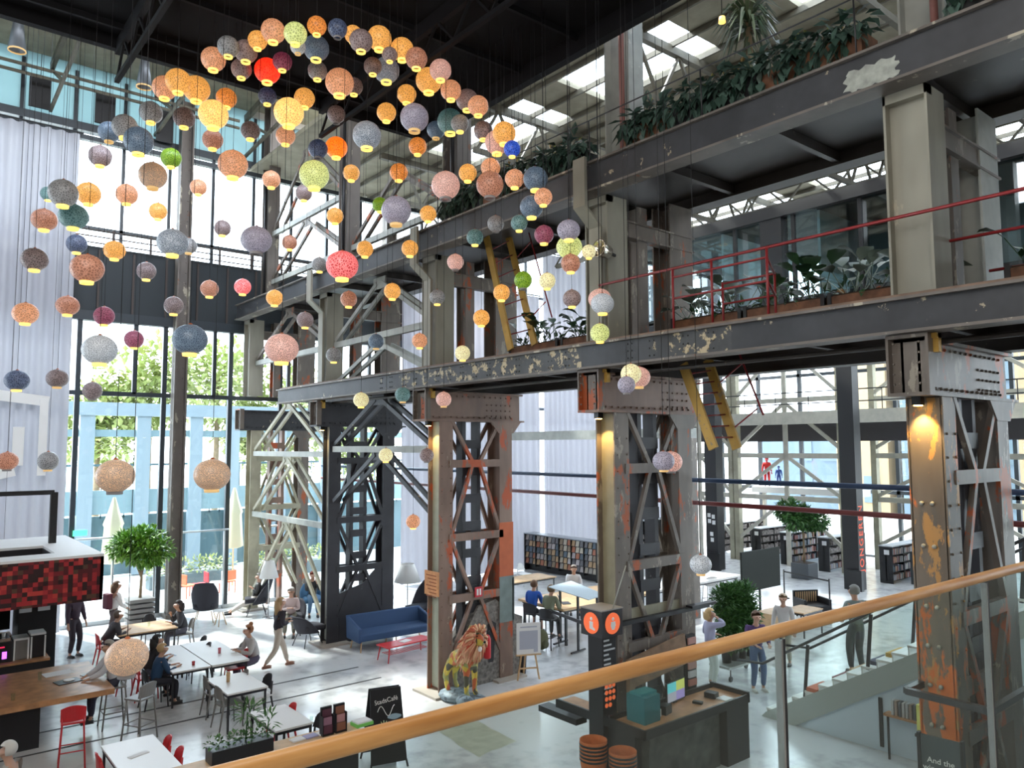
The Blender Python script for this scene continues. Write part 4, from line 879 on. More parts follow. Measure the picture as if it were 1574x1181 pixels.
person('person in dark clothes standing behind the bar at the foot of the pillar', F(112,1010)[:2]+(0,), math.radians(-60), 'stand', hair=(.05,.04,.03), shirt=(.05,.03,.05), pants=(.04,.03,.04))
def backpack(t, P0, Ch, Nb):
    MB().cb((Ch.x-.2, 0, Ch.z-.08), .16, .28, .42).build('backpack', cm((.12,.03,.05)), t, .03)
person('person in white shirt and dark trousers carrying a dark backpack by the glass door', F(172,990), math.radians(15), 'walk', hair=(.12,.07,.04), shirt=(.75,.73,.72), pants=(.12,.09,.09), lean=6, hands=[(.3,.2,1.0),(.28,-.2,.95)], hl=.1, prop=backpack)
# first small wooden table with two seated people
def tb(px0, py0, px1, py1, z): a = at(px0, py0, z=z); b = at(px1, py1, z=z); return rect(min(a.x,b.x), min(a.y,b.y), max(a.x,b.x), max(a.y,b.y))
ta = at(232,965,z=.75)
table('wooden cafe table nearest the glass wall with two people seated', rect(ta.x-.85,ta.y-.4,ta.x+.55,ta.y+.75), .75, top='lightoak')
person('person with short hair in dark shirt leaning on the wooden table, seen from behind', (ta.x-1.05,ta.y-.1,0), math.radians(5), 'sit', hair=(.10,.07,.05), shirt=(.05,.045,.05), lean=24, hands=[(.42,.15,.8),(.42,-.15,.8)])
person('person with dark hair seated at the right end of the wooden table by the glass', (ta.x+.85,ta.y+.1,0), math.radians(175), 'sit', hair=(.03,.02,.02), shirt=(.05,.05,.06), pants=(.1,.1,.13), lean=14, hands=[(.35,.12,.8),(.3,-.12,.95)], hl=.08)
chair('grey chair under the dark haired person at the wooden table', 'chair_grey', (ta.x+.85,ta.y+.1,0), math.radians(180)); chair('red chair under the man leaning on the wooden table', 'chair_red', (ta.x-1.05,ta.y-.1,0), 0)
chair('dark chair behind the wooden table, in front of the fig tree', 'chair_black', (ta.x+.3,ta.y+1.15,0), math.radians(-90))
glassware('drinking_glass', 'small glass on the wooden table by the glass wall', (ta.x,ta.y+.2,.75))
# long double table
tc1 = at(322,1010,z=.75)
A0 = at(324,1022,z=.75)
table('long pale cafe table where the black dressed person and the boy sit', rect(A0.x-.80,A0.y-.1,A0.x-.03,A0.y+2.2), .75)
table('long cafe table with orange edge where the person with the bun sits', rect(A0.x,A0.y-.1,A0.x+.8,A0.y+2.2), .75, th=.04)
person('person with long dark hair in black leaning over the long table', (A0.x-1.02,A0.y+1.05,0), math.radians(0), 'sit', hair=(.02,.02,.02), shirt=(.02,.02,.025), lean=20, hands=[(.4,.12,.8),(.42,-.12,.8)], hl=.12)
person('boy with blond hair in a dark blue jacket at the long table', (A0.x-1.02,A0.y+.35,0), math.radians(5), 'sit', hair=(.45,.3,.15), shirt=(.02,.06,.13), pants=(.02,.02,.03), lean=12, hands=[(.42,.12,.8),(.42,-.12,.8)], h=.95)
person('person with reddish hair bun in a pale grey shirt reading at the long table', (A0.x+1.2,A0.y+.6,0), math.radians(180), 'sit', hair=(.30,.13,.06), shirt=(.48,.47,.47), pants=(.1,.09,.14), lean=16, hands=[(.42,.12,.8),(.42,-.12,.8)], bun=True)
chair('red cafe chair behind the person in black at the long table', 'chair_red', (A0.x-1.02,A0.y+1.05,0), 0)
chair('black cafe chair under the boy in blue at the long table', 'chair_black', (A0.x-1.02,A0.y+.35,0), .1)
chair('red cafe chair seen side on behind the copper lantern', 'chair_red', (A0.x-1.25,A0.y+1.8,0), .1)
chair('grey cafe chair behind the person with the bun', 'chair_grey', *ct(375,987,PI))
chair('bright red cafe chair right of the person with the bun', 'chair_red', *ct(380,997,PI-.1))
chair('black cafe chair tucked at the far side of the long table', 'chair_black', *ct(323,987,PI))
chair('second black cafe chair at the far end of the long table', 'chair_black', *ct(316,977,PI+.1))
flat('tablet', 'tablet lying on the long table before the person in black', 'tablet', (A0.x-.5,A0.y+1.3,.75), .26,.2,.01, mat('bright screen',(.5,.6,.7),.2), .2)
glassware('drinking_glass', 'pink glass on the long table before the person with the bun', (A0.x+.45,A0.y+.8,.75), m=mat('pink drink',(.7,.2,.25),.2)); glassware('drinking_glass', 'red glass at the corner of the long table before the boy', (A0.x-.3,A0.y+.2,.75), m=mat('red drink',(.4,.02,.03),.2), h=.08)
# square table with grey and black chairs
B0 = at(365,1048,z=.75)
table('white square cafe table with a small vase, in the middle of the cafe', rect(at(350,1068,z=.75).x,at(350,1068,z=.75).y,at(409,1053,z=.75).x,at(311,1045,z=.75).y), .75)
glassware('vase', 'small striped vase with salt on the white square table', (B0.x-.15,B0.y+.1,.75), .04,.18, M['lightoak'], 'vase')
chair('grey cafe chair at the left of the white square table, far one', 'chair_grey', *ct(314,1038,0)); chair('grey cafe chair at the left of the white square table, near one', 'chair_grey', *ct(333,1054,.1))
chair('black cafe chair right of the white square table with pale seat', 'chair_black', *ct(415,1035,PI+.15), m2=M['tabletop']); chair('grey cafe chair at the back of the white square table', 'chair_grey', *ct(380,1029,PI))
# white tables at the bottom
C0 = at(225,1160,z=.75)
table('white cafe table at the bottom left with two red chairs behind it', rect(at(155,1147,z=.75).x,at(287,1168,z=.75).y-.5,at(235,1129,z=.75).x,at(155,1147,z=.75).y), .75)
chair('red cafe chair right of the bottom left white table, far one', 'chair_red', *ct(262,1130,PI)); chair('red cafe chair right of the bottom left white table, near one', 'chair_red', *ct(280,1147,PI))
chair('red cafe chair at the left of the bottom left white table', 'chair_red', *ct(148,1157,0))
flat('menu_card', 'long white menu card on the bottom left white table', 'menu', (C0.x-.1,C0.y+.05,.75), .3,.1,.01, M['paper'], .35)
D0 = at(440,1105,z=.75)
table('white cafe table behind the black plant trough', rect(at(383,1095,z=.75).x,at(477,1103,z=.75).y-.25,at(434,1080,z=.75).x,at(383,1095,z=.75).y), .75)
chair('red cafe chair with rounded back behind the white table of the trough', 'chair_red', *ct(453,1080,PI)); chair('black cafe chair behind the brochure holder', 'chair_black', *ct(496,1095,PI))
glassware('candle_glass', 'small candle glass on the white table behind the brochures', (D0.x+.3,D0.y-.35,.75), .03,.06, cat='candle')
person('person with white hair and pale cardigan seated at the bottom left corner', at(24,1150,z=1.25).xy[:]+(0,), math.radians(150), 'sit', hair=(.62,.60,.56), shirt=(.42,.40,.37), lean=8, hands=[(.3,.12,.75),(.3,-.12,.75)])
s0 = at(24,1150,z=1.25); chair('red cafe chair under the white haired person in the bottom left corner', 'chair_red', (s0.x,s0.y,0), math.radians(150))
# brochure counter with plant trough
E1 = at(556,1122,z=.9); E0 = at(330,1180,z=.9)
cn = thing('side_counter', 'long oak topped black side counter carrying brochures and the plant trough', 'counter')
MB().box(1.6,E1.y-.02,.86,E1.x,E1.y+.42,.9).build('oak_top', M['lightoak'], cn); MB().box(1.65,E1.y+.02,0,E1.x-.04,E1.y+.38,.86).build('black_body', M['black'], cn)
px_ = at(360,1150,z=.95); ty = E1.y+.2
tg = thing('plant_trough', 'black plant trough with leafy plants on the side counter', 'planter', (px_.x,ty,.9))
MB().box(-.45,-.15,0,.45,.15,.2).build('trough', M['blackmetal'], tg, .01); lf = MB()
for i in range(9): leafcloud(lf, (-.4+i*.1,0,.26), (.09,.14,.09), 22, .07,.04, .2, .3)
leafcloud(lf, (.1,0,.62), (.16,.16,.12), 50, .16,.035, .1, .2); leafcloud(lf, (.42,.0,.42), (.1,.14,.1), 22, .14,.04, .1, .2); lf.tube([(.08,0,.2),(.1,0,.6)], .012, 5); lf.tube([(.4,0,.2),(.42,0,.4)], .01, 5)
lf.build('foliage', M['leaf_mid'], tg)
for i, (px, w) in enumerate(((443,'white, nearest the trough'),(470,'lilac, between the two white ones'),(497,'white, nearest the brochure holders'))):
    x = at(px,1128,z=.9).x; flat('leaflet_stack', f'small stack of leaflets on the side counter, {w}', 'leaflets', (x,ty+.05,.9), .2,.15,.02, M['paper'] if i != 1 else mat('lilac paper',(.4,.4,.6),.8), .1)
for px, w, c in ((487,'dark brochure holder with purple cards on the side counter',(.10,.03,.05)),(515,'brochure holder with white and brown cards beside the chalkboard',(.25,.1,.06))):
    x = at(px,1110,z=1.0).x; t = thing('brochure_holder', w, 'brochure holder', (x,ty,.9)); MB().box(-.09,-.02,0,.09,.02,.42).box(-.09,-.1,0,.09,.0,.02).box(-.095,-.1,0,-.085,.02,.3).box(.085,-.1,0,.095,.02,.3).build('stand', M['black'], t); sd0 = [q for q in COL.objects if q.parent == t][0]
    for k in range(3): MB().box(-.075,-.09+.025*k,.03+.12*k,.075,-.08+.025*k,.15+.12*k).build('card', mat('card',(c[0]+.25*(k%2),c[1]+.15*(k%2),c[2]+.2*(k%2)),.7), sd0)
x = at(540,1100,z=.95).x; flat('leaflet_box', 'white and green leaflet tray at the right end of the side counter', 'leaflets', (x,ty,.9), .3,.22,.05, mat('green edge tray',(.2,.6,.12),.6), .05); flat('leaflet_stack', 'white leaflets in the green tray', 'leaflets', (x,ty,.95), .27,.2,.02, M['paper'], .05)
# chalkboard with the cafe name
def text(body, size, m, parent, loc, rot, name='lettering', extrude=.002, align='CENTER', spacing=1):
    cu_ = bpy.data.curves.new(name, 'FONT'); cu_.body = body; cu_.size = size; cu_.align_x = align; cu_.align_y = 'CENTER'; cu_.extrude = extrude; cu_.space_character = spacing; cu_.materials.append(m)
    tmp = bpy.data.objects.new(name, cu_); COL.objects.link(tmp); bpy.context.view_layer.update(); me = bpy.data.meshes.new_from_object(tmp.evaluated_get(bpy.context.evaluated_depsgraph_get())); bpy.data.objects.remove(tmp); me.name = name
    ob = bpy.data.objects.new(name, me); COL.objects.link(ob)
    if not me.materials: me.materials.append(m)
    ob.parent = parent; ob.location = loc; ob.rotation_euler = rot; return ob
M['chalk'] = mat('white chalk', (.8,.8,.78), .9)
kb = at(598,1170,z=0); ck = thing('chalkboard', 'black A frame chalkboard with chalk writing and drawings beside the side counter', 'sign', (kb.x-.1,kb.y,0), math.radians(-14))
def board(sg):
    m = MB(); m.add([(-.31,sg*.30,.1),(.31,sg*.30,.1),(.27,sg*.03,1.25),(-.27,sg*.03,1.25),(-.31,sg*.32,.1),(.31,sg*.32,.1),(.27,sg*.05,1.25),(-.27,sg*.05,1.25)], [(0,1,2,3),(7,6,5,4),(0,4,5,1),(1,5,6,2),(2,6,7,3),(3,7,4,0)]); return m
fb_ = board(-1).build('front_board', M['black'], ck); board(1).build('rear_board', M['black'], ck)
for sx in (-1,1):
    for sy in (-1,1): MB().bar((.30*sx,.30*sy,.12),(.32*sx,.335*sy,0),.025).build('leg', M['blackmetal'], ck)
rx = math.atan2(1.15,.27)
def chk(body, size, z, x=0, rot=.0, m=None): return text(body, size, m or M['chalk'], fb_, (x,-(.05+(1.25-z)*.235)-.004,z), (rx, rot, 0), 'chalk_writing', .0015)
chk('StadsCafé', .105, 1.06, 0, -.12)
sw = MB()
pts_ = [(-.16+.3*i/14, -(.056+(1.25-(.9+.08*math.sin(i*.55)))*.235)-.003, .9+.08*math.sin(i*.55)) for i in range(15)]; sw.tube(pts_, .007, 4); sw.build('chalk_swirl', M['chalk'], fb_)
fx = MB()
for k in range(12): a = k*PI/6; z = .66+.1*math.sin(a); z0 = .66+.035*math.sin(a); yy = lambda z: -(.056+(1.25-z)*.235)-.003; fx.tube([(-.06+.035*math.cos(a),yy(z0),z0),(-.06+.1*math.cos(a),yy(z),z)], .008, 4)
fx.build('chalk_flower', mat('pale green chalk',(.5,.65,.35),.9), fb_)
ff = MB(); ring = [(.13+.1*math.cos(a)*(1.0 if abs(math.cos(a))<.9 else 1.25), .80+.045*math.sin(a)) for a in [i*PI/8 for i in range(16)]]; ff.add([(x,-(.057+(1.25-z)*.235)-.003,z) for x,z in ring],[tuple(range(16))]); ff.build('chalk_cloud', mat('pale blue chalk',(.3,.42,.5),.9), fb_)
# walking person
wv = at(426,1027,z=0); person('person walking with long blonde hair, black top and beige trousers', (wv.x,wv.y,0), math.radians(0), 'walk', hair=(.42,.28,.14), shirt=(.025,.02,.03), pants=(.50,.43,.36), shoes=(.25,.12,.08), lean=4, hands=[(.25,.12,1.12),(.22,-.14,1.1)], hl=.2)
# ================================================================ LOUNGE
def W_(px, py): v = at(px, py, z=0); return (v.x, v.y, 0)
wing_chair('tall charcoal wing chair seen from behind before the glass wall', W_(315,955), math.radians(65), legs='lightoak', high=1.25)
wing_chair('charcoal wing chair holding a resting person beside the olive tower', W_(393,945), math.radians(160), high=1.1)
person('person in black resting in the charcoal wing chair by the olive tower', (W_(393,945)[0]-.02,W_(393,945)[1],0), math.radians(160), 'sit', hair=(.2,.18,.17), shirt=(.03,.03,.03), pants=(.6,.55,.5), lean=-12, hands=[(.1,.1,.85),(.1,-.1,.85)], feet=[(.8,.1,.12),(.82,-.1,.12)], seat=.44)
wing_chair('dark rounded armchair holding the white haired man', W_(448,975), math.radians(-120), high=.95)
person('white haired person in pale pink shirt looking at a phone in the dark armchair', W_(447,975), math.radians(-120), 'sit', hair=(.75,.74,.72), shirt=(.62,.50,.50), pants=(.2,.19,.15), lean=8, hands=[(.25,.05,.78),(.25,-.05,.78)], seat=.46)
wing_chair('black armchair side on next to the foot of the blackened tower', W_(474,992), math.radians(10), high=.85)
wing_chair('blue armchair with a person in a black top, behind the white haired man', W_(480,945), math.radians(-110), 'skyblue', high=.95)
person('person in black top with reddish hair sitting in the blue armchair', W_(480,945), math.radians(-110), 'sit', hair=(.40,.10,.06), shirt=(.03,.03,.03), pants=(.08,.16,.26), lean=-2, hands=[(.1,.12,1.02),(.1,-.12,1.02)], seat=.48)
wing_chair('blue armchair behind the blackened tower', W_(548,960), math.radians(-90), 'blue', high=.9); wing_chair('blue armchair right behind the blackened tower, right one', W_(583,955), math.radians(-140), 'blue', high=.9)
wing_chair('charcoal wing chair at the far end of the blue sofa', W_(646,958), math.radians(190), high=1.25)
fs_ = thing('side_table', 'small pale tripod side table in front of the tall wing chair', 'side table', W_(338,962)); MB().lathe([(.001,.44),(.22,.44),(.22,.46),(.001,.46)], n=20).build('tabletop', M['white'], fs_)
for k in range(3): a = k*2.1; MB().tube([(.05*math.cos(a),.05*math.sin(a),.44),(.2*math.cos(a),.2*math.sin(a),0)], .014, 6).build('leg', M['lightoak'], fs_)
def floor_lamp(label, px, py, h, r): 
    t = thing('floor_lamp', label, 'floor lamp', W_(px,py)); MB().lathe([(r*.5,h),(r,h-.55),(r*.98,h-.55),(r*.48,h-.01)], n=20).build('lamp_shade', mat('white lamp shade',(.75,.75,.74),.8), t); MB().tube([(0,0,0),(0,0,h-.1)], .015, 6).build('pole', M['chrome'], t); MB().lathe([(.001,0),(.18,0),(.18,.02),(.001,.03)], n=16).build('base', M['chrome'], t)
floor_lamp('large white floor lamp beside the curtain behind the blue sofa', 626, 955, 1.75, .42); floor_lamp('white floor lamp between the lounge chairs under the olive tower', 412, 950, 1.8, .3)
# sofa
a_ = at(565,1003,z=0); b_ = at(650,985,z=0)
so_ = thing('sofa', 'navy blue three seat sofa with pale wooden legs in front of the blackened tower', 'sofa', ((a_.x+b_.x)/2,(a_.y+b_.y)/2+.25,0), math.radians(-4)); L = 2.25
MB().box(-L/2,-.36,.27,L/2,.38,.46).build('seat_cushion', M['blue'], so_, .04)
bk = MB(); bk.add([(-L/2,.28,.3),(L/2,.28,.3),(L/2,.42,.84),(-L/2,.42,.84),(-L/2,.42,.3),(L/2,.42,.3),(L/2,.52,.84),(-L/2,.52,.84)],[(0,1,2,3),(7,6,5,4),(0,4,5,1),(1,5,6,2),(2,6,7,3),(3,7,4,0)]); bk.build('backrest', M['blue'], so_, .03)
for sx in (-1,1):
    m_ = MB(); m_.prism([(-.38,.25),(.45,.25),(.5,.84),(-.38,.62)], 0, sx*L/2-(.0 if sx<0 else .09), sx*L/2+(.09 if sx<0 else 0)); m_.build('armrest', M['blue'], so_, .03)
for sx in (-1,0,1):
    for sy in (-1,1): MB().tube([(sx*(L/2-.12),sy*.28,.27),(sx*(L/2-.08),sy*.32,0)], .018, 6).build('leg', M['lightoak'], so_)
# red bench
a_ = at(600,1018,z=0); b_ = at(652,1005,z=0); rb = thing('low_bench', 'low red coffee table with slatted shelf in front of the sofa', 'coffee table', ((a_.x+b_.x)/2,(a_.y+b_.y)/2+.12,0), math.radians(4))
MB().box(-.72,-.25,.36,.72,.25,.395).build('tabletop', M['chair_red'], rb, .01)
sl_ = MB(); 
for k in range(5): sl_.tube([(-.6,-.16+k*.08,.18),(.6,-.16+k*.08,.18)], .008, 5)
sl_.build('shelf', M['chair_red'], rb)
for sx in (-1,1):
    for sy in (-1,1): MB().tube([(sx*.62,sy*.2,.36),(sx*.68,sy*.24,0)], [.02,.014], 6).build('leg', M['chair_red'], rb)
flat('book', 'open white magazine lying on the red coffee table', 'magazine', ((a_.x+b_.x)/2,(a_.y+b_.y)/2+.12,.395), .3,.2,.012, M['paper'], .3)
# tree by the glass wall in a slatted planter
def tree(name, label, p, h, cr, m, pot, tk=.04, n=900, L=.16, cz=None):
    t = thing(name, label, 'indoor tree', p); cz = cz or h-cr[2]
    MB().tube([(0,0,.4),(.04,.02,cz*.6),(-.03,0,cz*.85),(.0,0,cz)], [tk,tk*.8,tk*.6,tk*.4], 7).tube([(.03,.02,cz*.6),(.25*cr[0],.1,cz)], [tk*.6,tk*.3], 6).tube([(.02,.0,cz*.62),(-.4*cr[0],-.1,cz)], [tk*.6,tk*.3], 6).build('trunk', M['bark'], t)
    f = MB()
    for k in range(7): a = k*2.4; leafcloud(f, (cr[0]*.5*math.cos(a)*(k>0), cr[1]*.5*math.sin(a)*(k>0), cz+cr[2]*random.uniform(-.35,.45)), (cr[0]*.6,cr[1]*.6,cr[2]*.55), n//7, L, L*.5, .3, -.25)
    f.build('foliage', M[m], t); pot(t); return t
def slat_pot(t):
    b = MB(); 
    for k in range(5): b.box(-.36,-.36,.08+k*.15,.36,.36,.18+k*.15)
    b.build('slatted_planter', M['chair_grey'], t)
def box_pot(t): MB().box(-.38,-.38,0,.38,.38,.62).build('planter', mat('grey planter',(.10,.11,.12),.6), t, .02); MB().box(-.33,-.33,.6,.33,.33,.63).build('soil', M['soil'], t)
tree('fig_tree', 'bushy bright green indoor tree at the glass wall behind the mosaic canopy', (W_(214,955)[0]-.1,W_(214,955)[1]-.35,0), 2.95, (.86,.86,.65), 'leaf_bright', slat_pot, .05, 2600, .2)
tree('laurel_tree', 'round headed indoor tree in a grey square planter among the bookshelves', (29.2,16.9,0), 3.1, (.95,.95,.6), 'leaf_mid', box_pot, .05, 2600, .22)
tree('fern_tree', 'leafy green plant in a grey planter right of the lettered column', (32.6,12.6,0), 3.0, (.7,.7,1.0), 'leaf_mid', box_pot, .03, 900, .2)
tag(MB().box(0,0,0,.38,.03,.17).build('exit_sign', mat('green exit lamp', (.05,.6,.25), emit=(.1,.9,.4), es=1.2)), 'small green lit exit sign at the glass wall above the canopy corner', 'sign').location = at(112,825,Y=FY-.12)
# ================================================================ TOWER FOOT: LION, SIGNS, EASEL
tb_ = at(712,1062,z=0); li = thing('lion_sculpture', 'standing lion sculpture of coloured strips with a big orange mane on a mosaic rock', 'sculpture', (9.75,13.55,0), math.radians(-88)); li.scale = (.95,1.0,1.22)
lm = bpy.data.materials.new('patchwork of yellow and red strips'); lm.use_nodes = True; _n, _l = lm.node_tree.nodes, lm.node_tree.links
_t = _n.new('ShaderNodeTexCoord'); _v = _n.new('ShaderNodeTexVoronoi'); _v.inputs['Scale'].default_value = 9; _r = _n.new('ShaderNodeValToRGB'); _r.color_ramp.interpolation = 'CONSTANT'; _e = _r.color_ramp.elements; _e[0].color = (.55,.40,.05,1); _e[1].position = .35; _e[1].color = (.7,.58,.1,1)
for q, c in ((.5,(.08,.08,.05)),(.62,(.3,.32,.12)),(.8,(.5,.12,.04))): k = _e.new(q); k.color = (*c,1)
_l.new(_t.outputs['Object'], _v.inputs['Vector']); _l.new(_v.outputs['Color'], _r.inputs[0]); _l.new(_r.outputs[0], _n['Principled BSDF'].inputs['Base Color'])
# body faces +x locally; 1.25 m tall at the head, standing on a low rock
V = [(Vector((-.42,0,.78)),.17),(Vector((-.1,0,.80)),.17),(Vector((.22,0,.84)),.21),(Vector((.42,0,1.06)),.15),(Vector((.52,0,1.18)),.14),(Vector((.66,0,1.12)),.085),(Vector((.72,0,1.10)),.06),
     (Vector((-.5,0,.7)),.03),(Vector((-.68,0,.45)),.025),(Vector((-.74,0,.28)),.04)]
E_ = [(0,1),(1,2),(2,3),(3,4),(4,5),(5,6),(0,7),(7,8),(8,9)]
for (x, yy, rt) in ((-.42,.12,0),(-.42,-.12,0),(.24,.13,2),(.3,-.13,2)):
    b0 = len(V)
    if rt == 0: V += [(Vector((x+.04,yy,.58)),.1),(Vector((x-.06,yy,.40)),.06),(Vector((x,yy,.2)),.05),(Vector((x+.08,yy,.17)),.05)]; 
    else: V += [(Vector((x,yy,.62)),.085),(Vector((x,yy,.40)),.06),(Vector((x,yy,.2)),.05),(Vector((x+.09,yy,.17)),.055)]
    E_ += [(rt,b0),(b0,b0+1),(b0+1,b0+2),(b0+2,b0+3)]
skin('body', V, E_, lm, li, sub=2)
mn = MB()
for k in range(560):
    a = random.uniform(0, 2*PI); rr = random.uniform(.15,.30); u = random.uniform(-.35,.12)
    c = Vector((.50+u*.75, 0, 1.12+u*.55)); dirv = Vector((-.35, math.cos(a), math.sin(a))).normalized(); p = c+Vector((0,math.cos(a),math.sin(a)))*rr*.62
    q = p+dirv*.16+Vector((-.05,0,-.10)); r_ = p.lerp(q,.5)+dirv*.05; mn.tube([p, r_, q], [.019,.021,.008], 5)
mn.build('mane', leafmat('orange red yellow strips', (.50,.07,.03), (.85,.60,.35)), li)
fc = MB()
for s_ in (1,-1): fc.ball((.60,.075*s_,1.21), .016, n=8, m=6)
fc.ball((.765,0,1.13), .026, (1,1.2,.8)); fc.build('eyes_and_nose', M['black'], li)
for s_ in (1,-1): MB().ball((.42,.12*s_,1.33), .05, (.5,1,1)).build('ear', lm, li)
MB().ball((.60,0,.99), .05, (.8,1,.9)).build('white_chin', M['white'], li)
rk = MB(); rk.ball((-.3,0,.07), .1, (4.4,3.2,1.1), 14, 8); rk.ball((.25,.05,.07), .1, (4.2,3.2,1.0), 14, 8); rk.ball((.35,-.2,.1), .1, (2.4,1.6,1.2), 12, 8)
rkm = bpy.data.materials.new('blue grey mosaic rock'); rkm.use_nodes = True; _n, _l = rkm.node_tree.nodes, rkm.node_tree.links; _t = _n.new('ShaderNodeTexCoord'); _v = _n.new('ShaderNodeTexVoronoi'); _v.inputs['Scale'].default_value = 12; _r = _n.new('ShaderNodeValToRGB'); _r.color_ramp.elements[0].color = (.03,.04,.05,1); _r.color_ramp.elements[1].color = (.35,.48,.55,1)
_l.new(_t.outputs['Object'], _v.inputs['Vector']); _l.new(_v.outputs['Color'], _r.inputs[0]); _l.new(_r.outputs[0], _n['Principled BSDF'].inputs['Base Color']); rk.build('rock_base', rkm, li)
sg = thing('notice_board', 'orange wooden notice board fixed to the red brown tower', 'sign', (9.56,14.45,0)); z0 = at(664,915,X=9.56).z; z1 = at(664,878,X=9.56).z
nb0 = MB().box(-.03,-.27,z0,0,.27,z1).build('board', mat('orange wood',(.66,.30,.12),.6,noise=.15,ns=8), sg)
ln = MB()
for k in range(7): ln.box(-.034,-.2,z1-.1-k*.075,-.03,.2-.06*(k%3),z1-.08-k*.075)
ln.build('text_lines', mat('dark red lettering',(.30,.08,.03),.8), nb0)
tag(MB().box(10.55,14.19,1.98,10.75,14.22,2.2).build('fire_sign', mat('red sign', (.6,.03,.05), .5)), 'small red and white fire pictogram on the cross beam of the red brown tower', 'sign')
fp = bpy.data.objects['fire_sign']; MB().box(10.59,14.185,2.02,10.64,14.19,2.16).box(10.67,14.185,2.02,10.71,14.19,2.16).build('pictogram', M['white'], fp)
hx = thing('fire_extinguisher', 'red fire extinguisher hanging behind the lion head', 'fire extinguisher', tuple(at(749,1012,Y=14.12))); MB().lathe([(.001,0),(.08,0),(.085,.03),(.085,.42),(.05,.5),(.025,.52),(.001,.53)], n=14).build('cylinder', M['chair_red'], hx); MB().tube([(0,0,.52),(0,0,.58),(.07,0,.6)], .012, 6).tube([(.02,0,.55),(.11,-.02,.4),(.1,-.02,.2)], .01, 6).build('hose', M['black'], hx)
tag(MB().lathe([(.001,0),(.13,0),(.16,.55),(.15,.55),(.12,.03),(.001,.03)], n=16).build('waste_bin', M['black']), 'black waste bin beside the concrete foot of the red brown tower', 'bin').location = W_(800,1035)
ez = thing('easel', 'pale wooden easel with a white printed poster beside the bin', 'easel', W_(812,1045), math.radians(-40-0))
for a, b in (((-.26,-.02,0),(-.05,.0,1.25)),((.26,-.02,0),(.05,.0,1.25)),((0,.42,0),(0,.02,1.2))): MB().bar(a,b,.035).build('leg', M['lightoak'], ez)
MB().box(-.3,-.07,.56,.3,-.02,.59).box(-.22,-.04,.25,.22,-.01,.28).build('ledge', M['lightoak'], ez); po_ = MB().box(-.29,-.055,.59,.29,-.04,1.3).build('poster', M['paper'], ez)
MB().box(-.2,-.058,1.19,.2,-.055,1.22).box(-.22,-.058,.7,.22,-.0555,1.12).box(.12,-.059,.63,.22,-.055,.72).build('print', mat('pale grey print',(.42,.44,.52),.8), po_)
ez.rotation_euler = (0,0,math.radians(-25))
# ================================================================ DECKS: planters, plants, rails, ladders
M['planter_wood'] = mat('stained planter wood', (.16,.07,.035), .7, noise=.5, ns=5)
def big_leaf(mb, p, d, L, w):
    """broad arching leaf blade on a stalk"""
    d = Vector(d).normalized(); s = d.cross(Vector((0,0,1))); s = s.normalized() if s.length > .1 else Vector((1,0,0)); base = Vector(p); tip0 = base+d*L*.55+Vector((0,0,L*.25)); mb.tube([base, tip0], .008, 4)
    k = [(0,.0),(.25,.8),(.55,1),(.85,.55),(1,.02)]; vs = []
    for t, ww in k: c = tip0+d*L*.6*t+Vector((0,0,-.25*L*t*t)); vs += [c-s*w/2*ww+Vector((0,0,.12*w*ww)), c, c+s*w/2*ww+Vector((0,0,.12*w*ww))]
    fs = []
    for i in range(4): a = i*3; fs += [(a,a+1,a+4,a+3),(a+1,a+2,a+5,a+4)]
    mb.add(vs, fs, True)
def lower_planter(y0, y1, label, mleaf, n=26, x=11.1, tall=.8):
    t = thing('planter_box', label, 'planter', (x,y0,7.1), 0, 'planters on the lower deck'); L = y1-y0
    MB().box(-.25,0,.1,.25,L,.5).build('box', M['planter_wood'], t); [MB().box(-.27,q,.0,-.2,q+.06,.56).build('steel_clip', M['black'], t) for q in (0,L-.06)]; MB().box(-.2,.02,.48,.2,L-.02,.53).build('soil', M['soil'], t)
    f = MB()
    for i in range(n):
        a = random.uniform(0, 2*PI); big_leaf(f, (random.uniform(-.12,.12), random.uniform(.15,L-.15), .5), (math.cos(a)*.8, math.sin(a)*.8, random.uniform(.2,1.2)), random.uniform(.35,tall), random.uniform(.18,.34))
    f.build('broad_leaves', M[mleaf], t); g_ = MB()
    for i in range(int(L/.3)): leafcloud(g_, (random.uniform(-.1,.1), .15+i*.3, .58), (.2,.2,.12), 14, .16, .07, .2, .1)
    g_.build('undergrowth', M['leaf_dark'], t); return t
yy = [4.3, 5.45, 6.6, 7.75]
for a, b, w, ml in ((4.25,5.75,'just left of the broad right upper column','leaf_pale'),(5.8,7.2,'in the middle between the two right columns','leaf_dark'),(7.25,8.7,'behind the red guard rail box','leaf_pale'),
                    (10.0,11.6,'left of the rust streaked upper column','leaf_dark'),(11.7,13.3,'behind the foot of the ochre ladder','leaf_dark'),(1.9,3.4,'right of the broad right upper column','leaf_dark')):
    lower_planter(a, b, 'broad leaved planter on the lower deck, '+w, ml)
